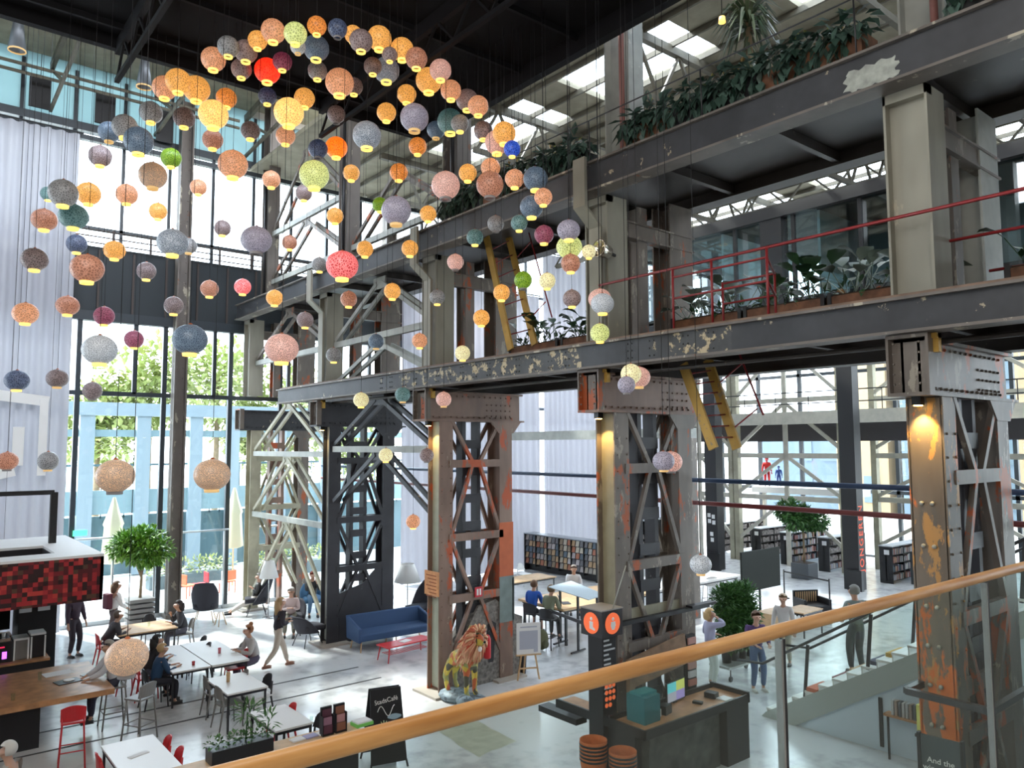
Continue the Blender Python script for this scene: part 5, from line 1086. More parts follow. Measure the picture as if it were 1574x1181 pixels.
def upper_planter(y0, y1, label, fl=0):
    t = thing('planter_box', label, 'planter', (9.72,y0,10.24), 0, 'planters along the top girder'); L = y1-y0
    MB().box(-.22,0,.06,.24,L,.5).build('box', M['planter_wood'] if fl else M['black'], t); MB().box(-.25,0,.04,-.2,L,.09).build('ledge', M['ochre'], t)
    MB().box(-.27,L/2-.05,.0,-.2,L/2+.05,.14).build('steel_clip', M['black'], t)
    f = MB()
    for i in range(int(L/.11)):
        y = .06+i*.11; leafcloud(f, (-.1,y,.62), (.22,.14,.22), 20, .24, .12, .2, -.9); leafcloud(f, (-.24,y,.45), (.1,.12,.22), 9, .24, .12, .2, -1.6)
    f.build('hanging_foliage', M['leaf_top'], t)
    fw = MB(); leafcloud(fw, (-.05,L*.5,.78), (.15,L*.42,.12), int(9*L), .1, .06, .2, .4); fw.build('pink_blooms', M['leaf_pink'], t); return t
M['leaf_top'] = leafmat('dark glossy hanging leaf', (.008,.03,.018), (.10,.17,.14)); M['leaf_pink'] = leafmat('pink and lime leaf', (.40,.07,.08), (.25,.35,.08))
ups = [(1.2,3.4,'nearest the top right corner'),(4.45,5.9,'above the bare paint patch'),(6.0,7.5,'right of the roof column with the red pipe'),(7.55,8.55,'touching the roof column with the red pipe'),
       (9.6,11.0,'just left of the red piped roof column'),(11.1,12.5,'second left of the red piped roof column'),(12.6,14.0,'farthest left, above the red brown tower')]
for k, (a, b, w) in enumerate(ups): upper_planter(a, b, 'dark leafy planter on the top girder, '+w, k % 2)
wr = MB(); wr.tube([(9.22,-6,11.02),(9.22,14.2,11.02)], .012, 5)
for i in range(9): wr.tube([(9.25,-5+i*2.35,10.24),(9.22,-5+i*2.35,11.02)], .012, 5)
tag(wr.build('wire_rail', M['steel_dark']), 'thin dark wire rail in front of the top planters', 'railing')
pv = at(1152,100,X=10.9); pm = thing('palm', 'tall palm like plant with shaggy trunk on the upper deck near the top edge', 'palm', (10.9,pv.y,10.7))
hh = at(1150,15,X=10.9).z-10.7
MB().tube([(0,0,-.45),(0.02,0,hh*.5),(0,0,hh)], [.07,.06,.05], 8).build('trunk', M['bark'], pm)
pf = MB()
for i in range(130):
    a = random.uniform(0,2*PI); p = Vector((0,0,hh-random.uniform(0,.35))); d = Vector((math.cos(a),math.sin(a),random.uniform(-.9,.8))).normalized(); L = random.uniform(.4,.75); m1 = p+d*L*.6+Vector((0,0,.08)); s_ = d.cross(Vector((0,0,1))).normalized()*.028; e = p+d*L+Vector((0,0,-.22*L-.1))
    pf.add([p-s_*.4,p+s_*.4,m1+s_,m1-s_,e],[(0,1,2,3),(3,2,4)])
for i in range(60):
    a = random.uniform(0,2*PI); z = random.uniform(hh*.45,hh); p = Vector((.05*math.cos(a),.05*math.sin(a),z)); e = p+Vector((.14*math.cos(a),.14*math.sin(a),-.3)); s_ = Vector((-math.sin(a),math.cos(a),0))*.02; pf.add([p-s_,p+s_,e],[(0,1,2)])
pf.build('fronds', leafmat('olive frond', (.03,.06,.03), (.14,.17,.09)), pm)
wd = thing('bulb_lamp', 'small amber bulb lamp hanging left of the palm', 'lamp', at(1110,35,X=10.4)); MB().lathe([(.001,.12),(.05,.1),(.06,0),(.001,-.02)], n=10).build('bulb', collar_lit, wd); MB().tube([(0,0,.1),(0,0,3)], .008, 5).build('cord', cord_m, wd)
M['rail_red'] = mat('red painted handrail', (.27,.022,.025), .4)
rg = thing('guard_rail', 'long red painted guard rail along the lower deck with a boxed corner', 'railing')
RX = 9.32
MB().tube([(RX,-6,8.12),(RX,9.0,8.12)], .022, 6).build('top_rail', M['rail_red'], rg); MB().tube([(RX+.6,-6,7.86),(RX+.6,4.2,7.86)], .02, 6).build('mid_rail', M['rail_red'], rg)
MB().tube([(RX+1.6,-6,7.62),(RX+1.6,3.6,7.62)], .02, 6).build('lower_rail', M['rail_red'], rg)
ya, yb = at(1035,470,X=RX).y, at(1180,440,X=RX).y
for y in (ya, yb, (ya+yb)/2+.1): MB().tube([(RX,y,7.14),(RX,y,8.12)], .02, 6).build('post', M['rail_red'], rg)
for y in (ya-.2, yb+.5): MB().tube([(RX+1.0,y,7.14),(RX+1.0,y,8.0)], .02, 6).build('post', M['rail_red'], rg)
gb = MB()
for z in (7.65, 7.98): gb.tube([(RX,ya,z),(RX,yb,z)], .017, 6).tube([(RX,yb,z),(RX+1.0,yb+.5,z)], .017, 6).tube([(RX+1.0,yb+.5,z),(RX+1.0,ya-.2,z)], .017, 6)
gb.build('side_rails', M['rail_red'], rg)
def ladder(pa, pb, pc, pd, x, label, hr=True):
    t = thing('ladder_stair', label, 'ladder')
    A, B = at(*pa, X=x), at(*pb, X=x); C_, D = at(*pc, X=x+.65), at(*pd, X=x+.65)
    for a, b in ((A,B),(C_,D)): MB().bar(a, b, .05, .17, up=(0,1,0)).build('stringer', M['ochre'], t)
    r = MB(); n = 8
    for i in range(1, n): r.tube([A.lerp(B,i/n), C_.lerp(D,i/n)], .014, 5)
    r.build('rungs', M['rail_red'], t)
    if hr:
        h = MB(); o1 = Vector((.1,-.45,.35)); h.tube([C_+o1, D+o1+Vector((0,0,.2))], .018, 6).tube([C_.lerp(D,.3), C_.lerp(D,.3)+o1], .014, 5).tube([C_.lerp(D,.8), C_.lerp(D,.8)+o1], .014, 5); h.build('handrail', M['rail_red'], t)
    return t
ladder((748,365),(785,538),(778,348),(822,530), 10.2, 'ochre ladder stair rising from the lower deck to the upper girder', True)
ladder((1050,560),(1097,690),(1088,553),(1133,690), 10.4, 'ochre ladder stair end hanging below the lower girder', True)
sp = thing('floodlight', 'chrome floodlight clamped to the upper column above the lower girder', 'lamp', at(928,385,X=9.2)); 
fl_ = MB(); fl_.lathe([(.001,-.14),(.1,-.12),(.15,.1),(.16,.13),(.14,.13),(.09,-.1)], n=16); fl_.xf(Matrix.Rotation(math.radians(-80),4,'Y')); fl_.build('reflector', mat('chrome reflector', (.6,.55,.45), .15, .9), sp); MB().bar((.05,0,0),(.28,0,-.05),.04).build('arm', M['black'], sp)
# ================================================================ HANDRAIL AND GLASS IN FRONT
hr = thing('balustrade', 'foreground balustrade with a thick round oak handrail over greenish glass panels', 'balustrade', (0,0,0))
def woodmat():
    m = bpy.data.materials.new('varnished oak rail'); m.use_nodes = True; nt = m.node_tree; N, L = nt.nodes, nt.links; p = N['Principled BSDF']
    t = N.new('ShaderNodeTexCoord'); mp = N.new('ShaderNodeMapping'); mp.inputs['Scale'].default_value = (2.2,26,26); n = N.new('ShaderNodeTexNoise'); n.inputs['Scale'].default_value = 1.6; n.inputs['Detail'].default_value = 7
    L.new(t.outputs['Object'], mp.inputs[0]); L.new(mp.outputs[0], n.inputs['Vector']); r = N.new('ShaderNodeValToRGB'); r.color_ramp.elements[0].position = .32; r.color_ramp.elements[1].position = .68
    r.color_ramp.elements[0].color = (.42,.19,.055,1); r.color_ramp.elements[1].color = (.66,.36,.13,1); L.new(n.outputs['Fac'], r.inputs[0]); L.new(r.outputs[0], p.inputs['Base Color']); p.inputs['Roughness'].default_value = .38; p.inputs['Coat Weight'].default_value = .15; return m
HZ, HR = 4.86, .0198; h0 = at(1200,969,z=HZ); HA = math.radians(-1.47); hr.location = (h0.x,h0.y,0); hr.rotation_euler = (0,0,HA)
def hx_(px):            # distance along the rail of the glass joint seen at column px
    v = ray(px, 1000); d = Vector((math.cos(HA), math.sin(HA))); det = d.x*(-v.y)+v.x*d.y; return (-h0.x*(-v.y)+v.x*(-h0.y))/det if abs(det) > 1e-9 else 0
MB().tube([(-8+i*1.0,0,HZ) for i in range(26)], HR, 28).build('handrail', woodmat(), hr)
xs = [hx_(1200), hx_(1519)]; xl = [-8, xs[0]-1.6, xs[0], xs[1], xs[1]+1.7, 17]
for i in range(len(xl)-1): MB().box(xl[i]+.008, -.008, 3.95, xl[i+1]-.008, .008, HZ-.02).build('glass_pane', M['glass_rail'], hr)
for x in (xs[0], xs[1]):
    MB().box(x-.004, -.011, 3.95, x+.008, .011, HZ-.024).build('black_joint', M['black'], hr); MB().box(x-.013, -.011, 3.95, x-.004, .011, HZ-.024).build('steel_edge', M['chrome'], hr)
MB().box(-8,-.05,3.75,17,.05,3.97).build('base_channel', M['steel_dark'], hr)
HY = 1.2
struct('floor_mezzanine', MB().box(-14,-9,3.55,16,HY+.06,3.8), mat('mezzanine floor', (.35,.33,.3), .6))
# ================================================================ INFO COUNTER AT THE RUST STREAKED TOWER
dk_ = thing('info_counter', 'dark info counter with oak top wrapped round the rust streaked tower', 'counter')
X0, Y0, X1, Y1 = 9.15, 8.0, 11.75, 10.0; ZT = 1.05
b_ = MB(); b_.box(X0,Y0,ZT-.12,X1+.15,Y0+.04,ZT+.02); b_.box(X0,Y0,ZT-.12,X0+.04,Y1,ZT+.02); b_.box(X0,Y0+.72,ZT-.12,X1,Y0+.76,ZT+.06); b_.box(X1+.1,Y0,ZT-.12,X1+.15,Y0+.8,ZT+.06); b_.build('black_rim', M['blackmetal'], dk_)
MB().box(X0+.04,Y0+.04,ZT-.08,X1+.1,Y0+.72,ZT-.02).box(X0+.04,Y0+.76,ZT-.08,X0+.42,Y1-.02,ZT-.02).build('oak_top', M['oak'], dk_)
MB().box(X0+.25,Y0+.14,0,X1-.55,Y0+.6,ZT-.12).build('slate_front', mat('grey slate laminate', (.07,.075,.07), .6, noise=.5, ns=5), dk_)
MB().box(X1-.5,Y0+.02,0,X1+.13,Y0+.78,ZT-.1).build('black_cabinet', M['black'], dk_); MB().box(X0+.1,Y0+.3,0,X0+.3,Y0+.95,ZT-.12).build('end_panel', M['black'], dk_)
MB().box(X0-.0,Y1-.5,ZT-.3,X0+.25,Y1+.45,ZT-.2).build('lower_ledge', M['blackmetal'], dk_)
tc_ = thing('teal_box', 'teal ballot box on the near corner of the info counter', 'box', (X0+.45,Y0+.42,ZT-.02)); MB().box(-.19,-.19,0,.19,.19,.42).build('body', mat('teal plastic', (.015,.16,.19), .5), tc_, .01); MB().box(-.19,-.12,.42,.19,.12,.46).build('lid_ridge', mat('teal lid', (.03,.22,.25), .5), tc_)
mo_ = thing('monitor', 'angled monitor with a green, teal and purple picture on the info counter', 'monitor', (X0+1.5,Y0+.62,ZT-.02), math.radians(6)); bz_ = MB().box(-.28,-.015,.03,.28,.015,.38).build('bezel', M['black'], mo_)
for k, (c, q) in enumerate((((.1,.45,.5),(-.26,.2,0,.36)),((.45,.5,.12),(0,.2,.26,.36)),((.25,.2,.45),(0,.05,.26,.2)),((.3,.3,.36),(-.26,.05,0,.2)))): MB().box(q[0],-.018,q[1],q[2],-.016,q[3]).build('screen_field', mat('screen %d'%k, c, .4, emit=c, es=.5), bz_)
MB().box(-.05,.0,0,.05,.1,.03).build('foot', M['black'], mo_)
flat('payment_terminal', 'small black card terminal right of the monitor', 'card terminal', (X0+1.75,Y0+.35,ZT-.02), .09,.16,.04, M['black'], .3); flat('telephone', 'black telephone at the right end of the info counter', 'telephone', (X0+2.2,Y0+.4,ZT-.02), .16,.2,.09, M['black'], .2)
flat('notepad', 'white notepad at the right end of the info counter', 'notepad', (X0+2.3,Y0+.2,ZT-.02), .22,.2,.015, M['paper'], 0); flat('pen_tray', 'dark pen tray behind the teal box', 'tray', (X0+.95,Y0+.4,ZT-.02), .2,.15,.14, M['black'], .2); flat('paper_roll', 'white paper roll beside the pen tray', 'paper', (X0+.75,Y0+.38,ZT-.02), .08,.08,.12, M['paper'])
lr = thing('leaflet_rack', 'upright leaflet rack with pink and white leaflets at the right of the info counter', 'rack', (X1-.35,Y0+.9,0)); MB().box(-.13,-.04,.0,.13,.03,2.0).build('back', M['black'], lr)
for k in range(6): MB().box(-.11,-.08,1.12+k*.145,.11,-.05,1.23+k*.145).build('leaflet', mat('leaflet %d'%k, ((.5,.2,.15),(.6,.6,.62),(.45,.25,.22))[k%3], .7), lr)
# info column with cube sign
ic = thing('info_column', 'black signpost column with white text lines and a cube of orange signs on top', 'sign', (9.3,at(925,962,X=9.3).y,0))
cz = at(922,977,X=9.2).z
ps_ = MB().box(-.16,-.16,0,.16,.16,cz).build('post', M['black'], ic); qb_ = MB().box(-.24,-.24,cz,.24,.24,cz+.42).build('cube', M['steel_dark'], ic); MB().box(-.25,-.25,cz+.42,.25,.25,cz+.44).build('cube_lid', mat('grey lid',(.3,.29,.27),.6), ic)
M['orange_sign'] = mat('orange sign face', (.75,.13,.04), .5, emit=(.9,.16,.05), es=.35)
dm = MB(); dm.tube([(-.241,0,cz+.21),(-.25,0,cz+.21)], .17, 24); dm.build('orange_disc', M['orange_sign'], qb_); dm = MB(); dm.tube([(0,-.241,cz+.21),(0,-.25,cz+.21)], .17, 24); dm.build('orange_disc', M['orange_sign'], qb_)
fg = MB(); fg.ball((-.254,-.01,cz+.28), .03, (.2,1,1)).add([(-.256,.03,cz+.24),(-.256,-.05,cz+.24),(-.256,-.05,cz+.16),(-.256,-.1,cz+.13),(-.256,-.09,cz+.1),(-.256,.03,cz+.12)],[(0,1,2,3,4,5)]); fg.build('reading_figure', M['white'], qb_)
fg = MB(); fg.ball((.0,-.254,cz+.28), .03, (1,.2,1)).add([(-.05,-.256,cz+.24),(.05,-.256,cz+.24),(.06,-.256,cz+.18),(.03,-.256,cz+.11),(-.03,-.256,cz+.11),(-.06,-.256,cz+.18)],[(0,1,2,3,4,5)]); fg.build('standing_figure', M['white'], qb_)
ln = MB(); rl_ = [.5,.7,1,.45,.6,.62,.85,.95,.98,.8,.75,.3]
for k, w in enumerate(rl_): z = cz-.07-k*.075; ln.box(-.13,-.165,z-.014,-.13+.26*w,-.161,z+.014)
ln.build('text_lines', mat('grey white lettering', (.55,.58,.6), .8), ps_)
dd = MB()
for i, j in ((0,5),(0,4),(1,4),(2,4),(0,3),(1,3),(2,3),(0,2),(1,2),(2,2),(0,1),(1,1)): dd.tube([(-.08+i*.085,-.161,1.12+j*.1),(-.08+i*.085,-.166,1.12+j*.1)], .036, 12)
dd.build('orange_dots', M['orange_sign'], ps_)
wc = pipe([tuple(at(962,870,X=9.4)), tuple(at(936,955,X=9.3))], .01, 'pale cord slanting down to the cube sign', M['lightsteel'])
hb_ = thing('hanging_bar', 'black horizontal bar with hooks beside the cube sign', 'bar'); za = at(960,965,X=9.6).z; MB().box(9.5,8.87,za,12.0,8.95,za+.07).box(11.4,8.8,za+.06,12.1,8.95,za+.1).build('bar', M['black'], hb_)
# stacks of orange baskets
for sx, (px, py, top, n) in enumerate(((912,1230,1135,5),(957,1240,1152,4))):
    b0 = at(px, top, z=.95 if sx == 0 else .85); 
    for k in range(n):
        zb = (.95 if sx == 0 else .85)-.42-k*.055
        w = 'topmost' if k == 0 else f'{("second","third","fourth","fifth")[k-1]} from the top'
        t = MB().lathe([(.001,0),(.155,0),(.205,.30),(.212,.40),(.205,.40),(.198,.30),(.148,.012),(.001,.012)], n=20).lathe([(.211,.33),(.217,.33),(.217,.36),(.211,.36)], n=20).build('fibre_basket', M['cardboard']); t.location = (b0.x, b0.y, zb); t.data.materials.append(M['black'])
        for p_ in list(t.data.polygons)[-60:]: p_.material_index = 1
        tag(t, f'orange basket with dark stripe, {w} of the {"left" if sx == 0 else "right"} basket stack', 'basket', 'stacked orange baskets')
    zc = (.95 if sx == 0 else .85)-.42-(n-1)*.055
    tag(MB().box(b0.x-.18,b0.y-.18,0,b0.x+.18,b0.y+.18,zc-.005).build('plinth', M['black']), f'small dark plinth under the {"left" if sx == 0 else "right"} stack of orange baskets', 'plinth')
# ================================================================ STAIRS, GREY WALL, BOOK TROLLEY
SX = 13.9; y_s = 8.95; RI, TR = .175, .28
st = MB(); sw_ = MB(); nst = 20
for k in range(nst): st.box(SX, y_s-(k+1)*TR-.02, k*RI+RI-.04, SX+1.9, y_s-k*TR+.02, (k+1)*RI)
for k in range(nst): st.box(SX, y_s-k*TR-.01, k*RI, SX+1.9, y_s-k*TR+.01, (k+1)*RI-.03)
struct('floor_stairs', st, mat('pale grey green stair', (.78,.79,.76), .5))
sd = MB(); yE = y_s-nst*TR; zE = nst*RI; sd.prism([(y_s+.1,0),(y_s,RI*.6),(yE,zE-.1),(yE,zE-.5),(y_s-.62,0)], 0, SX-.06, SX+.0); struct('trim_stringer', sd, mat('stair stringer', (.42,.46,.43), .6))
sd = MB(); sd.prism([(y_s-.6,0),(yE,zE-.48),(-9,zE-.72),(-9,0)], 0, SX+.01, SX+.12); struct('wall_under_stairs', sd, mat('blue grey plaster', (.62,.72,.80), .8))
br_ = thing('stair_balustrade', 'glass stair balustrade with dark sloping handrail, nearer side', 'balustrade')
def sbal(t, x):
    z = lambda y: (y_s-y)/TR*RI; h = MB(); h.tube([(x,y_s+.7,.95),(x,y_s+.1,1.0),(x,yE,zE+1.0)], .028, 8); h.build('handrail', M['steel_dark'], t)
    for k in range(4): y = y_s-.9-k*1.25; MB().bar((x,y+.1,z(y)+.0),(x,y,z(y)+1.0),.03,.06,up=(0,1,0)).build('post', M['steel_dark'], t)
    MB().add([(x,y_s,.1),(x,yE,zE+.1),(x,yE,zE+.9),(x,y_s,.95),(x+.01,y_s,.1),(x+.01,yE,zE+.1),(x+.01,yE,zE+.9),(x+.01,y_s,.95)],[(0,1,2,3),(7,6,5,4),(0,4,5,1),(1,5,6,2),(2,6,7,3),(3,7,4,0)]).build('glass_pane', M['glass_stair'], t)
sbal(br_, SX+.04); sbal(thing('stair_balustrade', 'glass stair balustrade with dark sloping handrail, farther side', 'balustrade'), SX+1.86)
M_ = 0
wd_ = [('orange seat cushion on the stairs left of the standing grey person', 3, (.55,.16,.09), .3),('dark maroon seat block on the stairs left of the standing person', 4, (.18,.04,.05), .75),('oak seat plank on the stairs right of the standing person', 5, (.5,.33,.18), .9),('slate blue seat cushion on the stairs below the orange tower', 7, (.1,.1,.15), .5),('mustard seat cushion on the stairs nearest the orange tower', 8, (.55,.33,.08), .6)]
for lb, k, c, dx in wd_: t = MB().box(-.3,-.11,0,.3,.11,.07).build('seat_cushion', mat('cushion '+lb[:8], c, .8)); t.location = (SX+dx, y_s-k*TR-.13, (k+1)*RI); tag(t, lb, 'cushion')
pp = at(1320,1018,X=SX+1.25); kk = max(0, int((y_s-pp.y)/TR)); person('person in grey green top and dark trousers standing on the stairs seen from behind', (SX+1.25, y_s-kk*TR-.13, (kk+1)*RI), math.radians(60), 'stand', hair=(.2,.2,.18), shirt=(.20,.24,.22), pants=(.07,.08,.085), hands=[(.22,.15,1.0),(.22,-.15,1.0)])
# dark frame rail round the foot of the orange tower
fr_ = thing('rail_frame', 'dark grey tubular rail frame around the foot of the orange tower', 'railing'); q0 = at(1393,1062,X=9.2); q1 = at(1522,1094,z=q0.z); zq = q0.z 
for a, b in (((q0.x,q0.y,zq),(q1.x,q1.y,zq)),((q1.x,q1.y,zq),(q1.x+2.2,q1.y,zq)),((q0.x,q0.y,zq),(q0.x+1.0,q0.y,zq))): MB().bar(a,b,.07,.07).build('rail', M['steel_dark'], fr_)
for p in ((q0.x+.95,q0.y),(q1.x,q1.y),(q1.x+2.1,q1.y)): MB().bar((p[0],p[1],0),(p[0],p[1],zq-.02),.05).build('post', M['steel_dark'], fr_)
sb_ = thing('sign_board', 'dark sign board reading a short white announcement at the bottom right', 'sign'); s0 = at(1414,1128,X=9.15); s1 = at(1476,1143,z=s0.z); dx_ = (s1-s0); 
sb_.location = (s0.x, s0.y, 0); ang = math.atan2(dx_.y, dx_.x); sb_.rotation_euler = (0,0,ang); Lb = Vector((dx_.x,dx_.y)).length
Zs = s0.z; pn_ = MB().box(0,0,Zs-.62,Lb,.03,Zs).build('panel', mat('slate board', (.06,.075,.08), .6), sb_); MB().box(-.03,-.02,0,0,.05,Zs+.02).build('side_post', M['black'], sb_); MB().box(Lb,-.02,0,Lb+.03,.05,Zs+.02).build('side_post', M['black'], sb_)
text('And the\nwinner is...', .085, M['chalk'], pn_, (Lb*.5,-.004,Zs-.3), (PI/2,0,0), 'white_text', .001)
bt = thing('book_stand', 'small stand of books and a dark handle against the blue grey wall', 'book stand', tuple(at(1390,1165,X=SX-.25))[:2]+(0,)); zt_ = at(1390,1105,X=SX-.25).z
MB().box(-.06,-.35,zt_-.02,.14,.3,zt_+.02).build('shelf', M['oak'], bt); MB().bar((0,-.3,0),(0,-.3,zt_),.03).build('leg', M['black'], bt); MB().bar((0,.25,0),(0,.25,zt_),.03).build('leg', M['black'], bt)
for k in range(8):
    c = [(.5,.48,.45),(.12,.12,.13),(.4,.3,.25),(.5,.5,.5)][k%4]; t = MB().box(-.07,-.02,0,.07,.02,.24).build('book', mat('book %d'%k, c, .7)); t.location = (SX-.22, bt.location.y-.27+k*.06, zt_+.022); tag(t, f'{("white","black","tan","grey")[k%4]} book, {("first","second","third","fourth","fifth","sixth","seventh","last")[k]} from the near end of the small wall stand', 'book', 'books on the stand at the blue grey wall')
hd = at(1355,1110,X=SX-.02); tag(MB().box(hd.x-.03,hd.y-.03,hd.z-.42,hd.x,hd.y+.03,hd.z+.42).build('door_handle_bar', M['black']), 'long black vertical pull bar on the blue grey wall', 'handle')
yb_ = thing('book_display', 'yellow and white booklets in a holder beside the orange tower', 'leaflets', tuple(at(1427,1110,X=11.5))); MB().box(-.02,-.15,-.2,.1,.15,.2).build('booklets', mat('yellow booklet', (.6,.6,.15), .7), yb_); MB().box(-.03,-.18,-.24,.12,.18,-.2).bar((.05,0,-.24),(.05,0,-yb_.location.z),.04).build('holder', M['steel_dark'], yb_)
# ================================================================ PEOPLE AND PLANTS BY THE COUNTER
person('person with curly blonde hair, lilac top and white trousers holding a phone to the ear', F(1093,1056), math.radians(-35), 'stand', hair=(.62,.42,.2), shirt=(.38,.38,.52), pants=(.62,.66,.62), shoes=(.7,.7,.68), hands=[(.2,.22,1.1),(.16,-.1,1.52)], hl=.04)
person('person in purple jacket and blue jeans standing by the potted plants', F(1165,1062), math.radians(-120), 'stand', hair=(.14,.08,.05), shirt=(.08,.04,.14), pants=(.08,.13,.25), shoes=(.5,.5,.46), hands=[(.28,.15,1.05),(.28,-.15,1.05)])
person('older person in white shirt and beige trousers standing right of the purple jacket', F(1207,1022), math.radians(-160), 'stand', hair=(.5,.4,.3), shirt=(.62,.58,.56), pants=(.38,.35,.28))
hv = at(1152,1022,z=.3); hp = thing('hedge_plant', 'dense dark green block shaped plant on a wheeled trolley', 'plant', (hv.x,hv.y+.3,.35))
f = MB(); zt1 = at(1130,908,X=hv.x,).z-.35; zt0 = at(1130,985,X=hv.x).z-.35
for i in range(5):
    for j in range(3): leafcloud(f, ((i-2)*.20,.0+(j-1)*.05,zt0+(zt1-zt0)*(j+.5)/3), (.24,.32,(zt1-zt0)/3.4), 420, .13,.065,.1,0)
f.build('foliage', M['leaf_mid2'] if 'leaf_mid2' in M else M['leaf_mid'], hp)
st_ = MB()
for i in range(4): st_.tube([((i-1.5)*.3,0,.28),((i-1.5)*.26,0,zt0+.3)], .012, 5)
st_.build('stems', M['bark'], hp)
for i in range(4): t = MB().lathe([(.001,0),(.1,0),(.13,.3),(.115,.3),(.09,.02),(.001,.02)], n=14).build('plant_pot', M['blackmetal'], hp); t.location = ((i-1.5)*.3,0,.02)
tl = thing('plant_trolley', 'low pale trolley on castors under the black plant pots', 'trolley', (hv.x,hv.y+.3,0)); MB().box(-.75,-.28,.3,.75,.28,.35).build('board', M['lightsteel'], tl)
for sx in (-.6,.6):
    for sy in (-.2,.2): MB().tube([(sx,sy-.02,.06),(sx,sy+.02,.06)], .06, 12).tube([(sx,sy,.06),(sx,sy,.3)], .015, 6).build('castor', M['black'], tl)
# ================================================================ LIBRARY
a = at(866,937,z=1.0); b = at(1140,884,z=1.0); c = at(800,905,z=1.0)
table('long pale high reading table running behind the rust streaked tower, near section', rect(a.x,a.y,a.x+(b.x-a.x)*.45,a.y+1.9), 1.0, th=.06, top='lightoak', name='reading_table', lw=.06)
table('long pale high reading table, right section ending at the black screen', rect(a.x+(b.x-a.x)*.47,a.y+.1,b.x,a.y+2.0), 1.0, th=.06, top='tabletop', name='reading_table', lw=.06)
table('low oak table with two white chairs before the magazine rack', rect(*(lambda p: (p.x-1.2,p.y-.5,p.x+.9,p.y+.5))(at(812,888,z=.75))), .75, top='lightoak', name='reading_table')
for k, px in enumerate((808, 829)): p = at(px,893,z=.3); chair(f'white chair at the low oak table, {"left" if k==0 else "right"} one', 'white', (p.x,p.y+.9,0), math.radians(-90), 'chairs in the library')
p14 = at(818,986,z=0); person('person in bright blue shirt sitting on a bar stool with back turned', (p14.x,p14.y,0), math.radians(25), 'sit', hair=(.12,.06,.03), shirt=(.015,.09,.42), pants=(.02,.02,.025), lean=14, hands=[(.42,.12,1.02),(.42,-.12,1.02)], seat=.76, shorts=True)
stool('red bar stool left of the person in the blue shirt', 'chair_red', (p14.x-.5,p14.y+.5,0), math.radians(60)); stool('dark bar stool under the person in the blue shirt', 'chair_black', (p14.x,p14.y,0), math.radians(25))
p15 = at(843,996,z=0); person('person in olive shirt leaning on the high reading table beside the blue shirt', (p15.x,p15.y,0), math.radians(20), 'sit', hair=(.16,.10,.05), shirt=(.20,.22,.15), pants=(.03,.03,.03), lean=18, hands=[(.44,.12,1.02),(.42,-.12,1.02)], seat=.76)
stool('dark bar stool under the person in the olive shirt', 'chair_black', (p15.x,p15.y,0), math.radians(20))
bg = thing('backpack', 'olive green backpack on the floor beside the easel', 'bag', W_(833,1000)); MB().ball((0,0,.28), .2, (1,.75,1.35), 12, 8).build('body', mat('olive canvas',(.12,.12,.06),.9), bg); MB().ball((.0,-.14,.18), .11, (1,.6,1)).build('pocket', mat('olive canvas dark',(.08,.08,.04),.9), bg)
lp = thing('laptop', 'grey laptop open on the high reading table', 'laptop', (a.x+.6,a.y+.55,1.0), math.radians(60)); MB().box(-.17,-.12,0,.17,.12,.015).build('keyboard_deck', M['steel_dark'], lp); m = MB().box(-.17,0,0,.17,.01,.22); m.xf(Matrix.Translation((0,.12,.01)) @ Matrix.Rotation(math.radians(-20),4,'X')); m.build('lid', mat('laptop lid',(.08,.12,.16),.4), lp)
p16 = at(912,905,z=0); person('person in white shirt seated facing us beyond the reading table', (a.x+2.7,a.y+2.4,0), math.radians(-130), 'sit', hair=(.5,.42,.36), shirt=(.7,.7,.72), lean=8, hands=[(.35,.1,1.02),(.35,-.1,1.02)], seat=.76)
stool('dark bar stool under the person in the white shirt beyond the table', 'chair_black', (a.x+2.7,a.y+2.4,0), math.radians(-130))
p17 = at(1083,862,z=.9); person('person with dark hair seated at the right reading table above the white lantern', (p17.x,p17.y+.6,0), math.radians(-120), 'sit', hair=(.06,.03,.02), shirt=(.2,.1,.08), lean=12, hands=[(.36,.1,1.02),(.36,-.1,1.02)], seat=.76)
stool('dark bar stool under the person at the right reading table', 'chair_black', (p17.x,p17.y+.6,0), math.radians(-120))
p = at(1092,935,z=0); stool('white bar stool under the right end of the reading table', 'white', (p.x,p.y,0), math.radians(60)); p = at(998,950,z=0); stool('white bar stool seen between the legs of the rust streaked tower', 'white', (p.x,p.y,0), math.radians(90))
# display stand with pale tops
ds = thing('display_stand', 'tall black frame stand with pale blue slatted top on four posts', 'display stand'); c0 = at(856,1000,z=0); c1 = at(906,1020,z=0); zt = 1.62
ux = Vector((1,0,0)); P_ = [at(843,902,z=zt), at(905,922,z=zt), at(930,914,z=zt), at(878,893,z=zt)]
m = MB(); m.prism([(p.x,p.y) for p in P_], 2, zt-.02, zt); m.build('pale_top', mat('pale blue slats', (.42,.50,.54), .5), ds)
for q in (P_[0].lerp(P_[3],.5), P_[0].lerp(P_[1],.5).lerp(P_[3].lerp(P_[2],.5),.5), P_[1].lerp(P_[2],.5)):
    MB().bar((q.x,q.y,.05),(q.x,q.y,zt-.02),.05).build('post', M['black'], ds); MB().bar((q.x-.3,q.y-.05,.05),(q.x+.3,q.y+.05,.05),.05,.04).build('foot', M['black'], ds)
MB().bar((P_[0].x,P_[0].y,1.0),(P_[1].x,P_[1].y,1.0),.04,.08).build('cross_rail', M['steel_dark'], ds)
